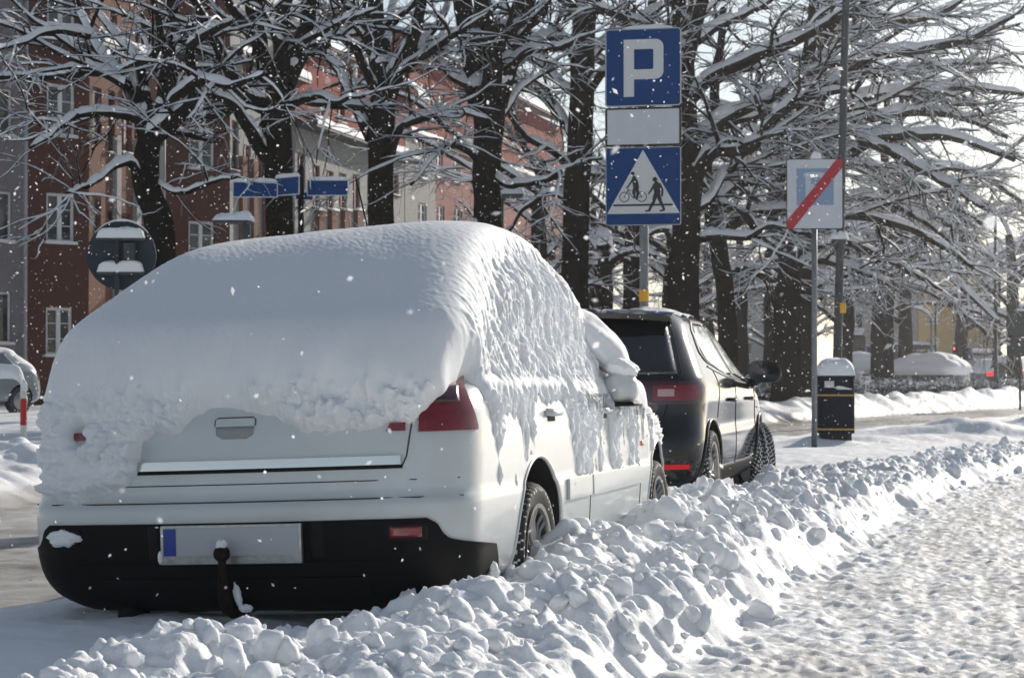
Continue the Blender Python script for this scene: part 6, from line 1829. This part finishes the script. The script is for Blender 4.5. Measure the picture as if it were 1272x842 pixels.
# curved street lamp covered with snow
q = cam2(1157.5, 84)
cl = thing('street_lamp', 'street lamp with a curved snow covered arm over the bus shelter', 'street lamp', (q.x, q.y, 0), (0, 0, YAW))
H_ = P(1157, 402, 84).z; pk = P(1125, 381, 84).z
a = np.linspace(0, R(82), 12); rx, rz = 32 / F_PX * 84, pk - H_
arm = [(-rx + rx * math.cos(t), 0, H_ + rz * math.sin(t)) for t in a]
b = MB(); b.tube([(0, 0, -.1), (0, 0, H_ * .5)] + arm, [.075] * 2 + [.055] * 12, 10); b.build('pole', M['steel'], cl)
b = MB(); b.tube([(p[0] + .02, p[1], p[2] + .07) for p in arm[2:]], np.interp(range(10), [0, 3, 9], [.03, .075, .085]), 8); b.build('snow_cap', M['snow_far'], cl)
b = MB(); b.box((-rx - .35, -.12, H_ + rz - .14), (-rx + .1, .12, H_ + rz - .02), 0, .05); b.build('lamp_head', M['steel_dark'], cl)
# plain poles
for (px_, py_, Z_, r_, lab) in ((1237, 275, 70, .075, 'tall plain pole at the right, in front of the dark estate car'), (1162.5, 372, 92, .055, 'thin pole close beside the curved street lamp'), (1121, 366, 100, .05, 'thin pole behind the left end of the bus shelter')):
    q = cam2(px_, Z_); o = thing('pole', lab, 'pole', (q.x, q.y, 0)); h_ = P(px_, py_, Z_).z
    b = MB(); b.tube([(0, 0, -.1), (0, 0, .9), (0, 0, .92), (0, 0, h_)], [r_ * 1.35, r_ * 1.3, r_, r_ * .8], 12); b.build('shaft', M['steel_dark'], o)
    b = MB(); b.lathe([(r_ * .8, 0), (r_ * .9, .05), (.0005, .16)], 12, 0, 'z', (0, 0, h_)); b.build('snow_cap', M['snow_far'], o)
# sign backs at the right edge
q = cam2(1267, 52); o = thing('road_sign', 'two dark sign backs on one post at the right edge', 'road sign', (q.x, q.y, 0), (0, 0, R(5)))
z_ = P(1267, 402, 52).z
b = MB(); b.tube([(0, .04, -.1), (0, .04, z_ + .3)], .035, 10); b.build('post', M['steel_dark'], o)
b = MB(); b.lathe([(.0005, -.012), (.37, -.012), (.375, .0), (.37, .012), (.0005, .012)], 32, 0, 'y', (0, 0, z_)); b.build('sign_disc', M['steel_dark'], o, True, 40)
b = MB(); b.prism(rrect(.52, .5, .06, 0, P(1267, 431, 52).z), -.012, .012, FACE); b.build('sign_panel', M['steel_dark'], o, False)
b = MB(); snow_heap(b, -.16, .16, -.05, .05, z_ + .345, .07, 8); b.build('snow_cap', M['snow_far'], o)
# blue and white direction board, kiosk and playground frame by the yellow house
q = cam2(1201, 100); o = thing('road_sign', 'small blue sign with white triangle near the traffic light', 'road sign', (q.x, q.y, 0), (0, 0, R(6)))
z_ = P(1201, 440, 100).z; b = MB(); b.tube([(0, .05, -.1), (0, .05, z_ + .4)], .04, 8); b.build('post', M['steel'], o)
b = MB(); b.prism(rrect(.55, .62, .03, 0, z_), -.01, .01, FACE); p_ = b.build('sign_panel', M['sign_blue'], o, False)
b = MB(); b.prism([(-.2, z_ - .2), (.2, z_ - .2), (0, z_ + .2)], .012, .016, FACE); b.build('triangle', M['sign_white'], p_, False)
q = cam2(1219, 108); o = thing('kiosk', 'low kiosk with snowy flat roof and blue frame behind the far cars', 'kiosk', (q.x, q.y, 0), (0, 0, YAW))
z_ = P(1219, 438, 108).z; b = MB(); b.box((-.9, 0, -.1), (1.0, 1.5, z_ - .15), 0, .02); b.build('wall', M['pale_render'], o)
b = MB(); b.box((-1.05, -.2, z_ - .15), (1.15, 1.7, z_), 0, .02); b.build('roof', M['steel_dark'], o); b = MB(); snow_heap(b, -1.05, 1.15, -.2, 1.7, z_, .2, 5, ex=6); b.build('snow_cap', M['snow_far'], o)
for x_ in (-.9, .95): b = MB(); b.box((x_, -.08, -.1), (x_ + .1, -.003, z_ - .16)); b.build('frame_post', M['sign_blue'], o, False)
q = cam2(1218, 116); o = thing('swing_frame', 'yellow A shaped frame standing behind the kiosk', 'frame', (q.x, q.y, 0), (0, 0, YAW))
z_ = P(1218, 423, 116).z
for sx in (-1, 1): b = MB(); b.tube([(sx * .75, 0, -.1), (sx * .08, 0, z_)], .09, 8); b.build('leg', M['yellow_pale'] if 'yellow_pale' in M else M.setdefault('yellow_pale', mat('pale_yellow_paint', (.62, .46, .10), .6)), o)
b = MB(); b.tube([(-.35, 0, z_ * .55), (.35, 0, z_ * .55)], .06, 8); b.build('crossbar', M['yellow_pale'], o)
# snow hooded shrubs
def shrub(label, px_, Z_, w_, h_, seed):
    r = np.random.default_rng(seed); q = cam2(px_, Z_); o = thing('shrub', label, 'shrub', (q.x, q.y, 0))
    n = 700; d = r.normal(size=(n, 3)); d[:, 2] = np.abs(d[:, 2]); d /= np.linalg.norm(d, axis=1, keepdims=True)
    rad = (.45 + .55 * r.random(n) ** .5)
    e = d * rad[:, None] * np.array([w_ / 2, w_ / 2, h_])
    k = np.linspace(0, 1, 5)[None, :, None]; PT = e[:, None] * k + r.normal(size=(n, 5, 3)) * .03
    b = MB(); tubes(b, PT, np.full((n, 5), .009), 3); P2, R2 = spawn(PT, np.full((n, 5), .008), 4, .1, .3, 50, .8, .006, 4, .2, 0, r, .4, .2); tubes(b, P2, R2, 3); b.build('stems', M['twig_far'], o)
    s_ = MB(); snow_strips(s_, P2, R2, r, 2.6, True)
    ph = np.linspace(.15, 1.57, 10); th = np.linspace(0, 6.283, 24, endpoint=False); PH, TH = np.meshgrid(ph, th, indexing='ij'); nz = 1 + .14 * pn(PH * 3 + seed, TH * 1.5, 3) + .1 * pn(PH * 7, TH * 4, 4)
    s_.grid(np.stack([w_ * .47 * np.cos(PH) * np.cos(TH) * nz, w_ * .47 * np.cos(PH) * np.sin(TH) * nz, h_ * .72 + .3 * h_ * np.sin(PH) * nz], -1), 0, closed=True); s_.build('snow_load', M['snow_far'], o)
shrub('round shrub hooded with snow under the bus shelter', 1143, 86, 1.05, 1.4, 41)
shrub('wide shrub hooded with snow left of the red traffic light', 1173, 94, 1.5, 1.35, 42)
shrub('low shrub hooded with snow behind the pale blue car', 1225, 110, 1.6, 1.5, 43)

# street lamp head by the thick trunk
q = cam2(623, 44); o = thing('street_lamp', 'low street lamp head capped with snow beside the thick three stemmed trunk', 'street lamp', (q.x, q.y, 0), (0, 0, YAW))
z_ = P(623, 243, 44).z
b = MB(); b.tube([(0, 0, -.1), (0, 0, z_ - .15), (.1, 0, z_)], .05, 10); b.build('pole', M['steel_dark'], o)
b = MB(); b.box((.0, -.13, z_ - .06), (.5, .13, z_ + .05), 0, .04); b.build('lamp_head', M['steel_dark'], o)
b = MB(); snow_heap(b, -.02, .53, -.15, .15, z_ + .04, .13, 3, ex=4); b.build('snow_cap', M['snow_far'], o)

# ------------------------------------------------------------------ frost crystals drifting in the air
def flakes():
    r = np.random.default_rng(99)
    n = 19000
    oc = np.array([(1, 0, 0), (-1, 0, 0), (0, 1, 0), (0, -1, 0), (0, 0, 1), (0, 0, -1)], float)
    fi = np.array([(0, 2, 4), (2, 1, 4), (1, 3, 4), (3, 0, 4), (2, 0, 5), (1, 2, 5), (3, 1, 5), (0, 3, 5)])
    y = 1.3 + 27 * r.random(n) ** .62
    x = -.25 * y + (r.random(n) - .5) * (1.0 + .75 * y)
    z = .15 + r.random(n) * (.35 * y + 1.3)
    s = (.0019 + .0036 * r.random(n) ** 3.5) * (1 + .05 * y)
    inside = (np.abs(x + 2.7) < 1.1) & (y > 6.2) & (y < 11.4) & (z < 1.9)
    inside |= (np.abs(x + 2.7) < 1.0) & (y > 12) & (y < 16.5) & (z < 1.6)
    C = np.stack([x, y, z], 1)[~inside]; s = s[~inside]
    q = r.normal(size=(len(C), 4)); q /= np.linalg.norm(q, axis=1, keepdims=True)
    w_, a_, b_, c_ = q.T
    Rm = np.stack([1 - 2 * (b_ ** 2 + c_ ** 2), 2 * (a_ * b_ - c_ * w_), 2 * (a_ * c_ + b_ * w_), 2 * (a_ * b_ + c_ * w_), 1 - 2 * (a_ ** 2 + c_ ** 2), 2 * (b_ * c_ - a_ * w_), 2 * (a_ * c_ - b_ * w_), 2 * (b_ * c_ + a_ * w_), 1 - 2 * (a_ ** 2 + b_ ** 2)], 1).reshape(-1, 3, 3)
    O = oc[None] * np.stack([1 + r.random(len(C)), .7 + .6 * r.random(len(C)), .4 + .4 * r.random(len(C))], 1)[:, None]
    V = C[:, None] + np.einsum('nij,nkj->nki', Rm, O) * s[:, None, None]
    F = (np.arange(len(C))[:, None, None] * 6 + fi[None]).reshape(-1, 3)
    m = mat('ice_crystal', (.95, .95, .97), .35, spec=.6)
    nt = m.node_tree; b_ = nt.nodes['Principled BSDF']
    tr = nt.nodes.new('ShaderNodeBsdfTranslucent'); tr.inputs['Color'].default_value = (.95, .95, .97, 1)
    mx = nt.nodes.new('ShaderNodeMixShader'); mx.inputs[0].default_value = .7
    nt.links.new(b_.outputs[0], mx.inputs[1]); nt.links.new(tr.outputs[0], mx.inputs[2]); nt.links.new(mx.outputs[0], nt.nodes['Material Output'].inputs['Surface'])
    b = MB(); b.add(V.reshape(-1, 3), F)
    tag(b.build('snowflakes', m, None, False), 'fine frost flakes glittering in the air', None, None, 'stuff')
flakes()

# ------------------------------------------------------------------ winter haze
def haze():
    b = MB(); b.box((-160, -60, -1.2), (160, 190, 26))
    m = bpy.data.materials.new('winter_haze'); m.use_nodes = True
    nt = m.node_tree
    for n in list(nt.nodes):
        if n.type == 'BSDF_PRINCIPLED': nt.nodes.remove(n)
    v = nt.nodes.new('ShaderNodeVolumePrincipled'); v.inputs['Color'].default_value = (.95, .96, 1, 1); v.inputs['Density'].default_value = HAZE; v.inputs['Anisotropy'].default_value = .78
    nt.links.new(v.outputs[0], nt.nodes['Material Output'].inputs['Volume'])
    tag(b.build('haze', m, None, False), 'thin frosty haze over the whole street', None, None, 'stuff')
HAZE = .00055
if 'haze' not in SKIP: haze()
# ------------------------------------------------------------------ light
SUN_EL, SUN_AZ = R(21), R(20)        # azimuth from +Y towards +X
world = bpy.data.worlds.new('World'); scene.world = world
world.use_nodes = True
wn = world.node_tree.nodes; wl = world.node_tree.links
sky = wn.new('ShaderNodeTexSky'); sky.sky_type = 'NISHITA'; sky.sun_disc = False
sky.sun_elevation = SUN_EL; sky.sun_rotation = SUN_AZ
sky.air_density = 1.0; sky.dust_density = .5; sky.ozone_density = 1.0
bg = wn['Background']; bg.inputs['Strength'].default_value = .10
hs_ = wn.new('ShaderNodeHueSaturation'); hs_.inputs['Saturation'].default_value = .66
wl.new(sky.outputs['Color'], hs_.inputs['Color']); wl.new(hs_.outputs['Color'], bg.inputs['Color'])
sd = bpy.data.lights.new('sun', 'SUN'); sd.energy = 4.7; sd.angle = R(.5); sd.color = (1, .93, .83)
so = bpy.data.objects.new('sun', sd); COL.objects.link(so)
sv = Vector((math.sin(SUN_AZ) * math.cos(SUN_EL), math.cos(SUN_AZ) * math.cos(SUN_EL), math.sin(SUN_EL)))
so.rotation_euler = sv.to_track_quat('Z', 'Y').to_euler()
so.location = sv * 60
vs = scene.view_settings
vs.view_transform = 'Standard'; vs.look = 'None'; vs.exposure = 0.08; vs.gamma = 1.0
vs.use_curve_mapping = False
cy = scene.cycles
cy.max_bounces = 8; cy.diffuse_bounces = 4; cy.glossy_bounces = 4; cy.transmission_bounces = 4; cy.volume_bounces = 1; cy.transparent_max_bounces = 8
cy.use_denoising = True
cy.sample_clamp_indirect = 6
scene.cycles.use_adaptive_sampling = True
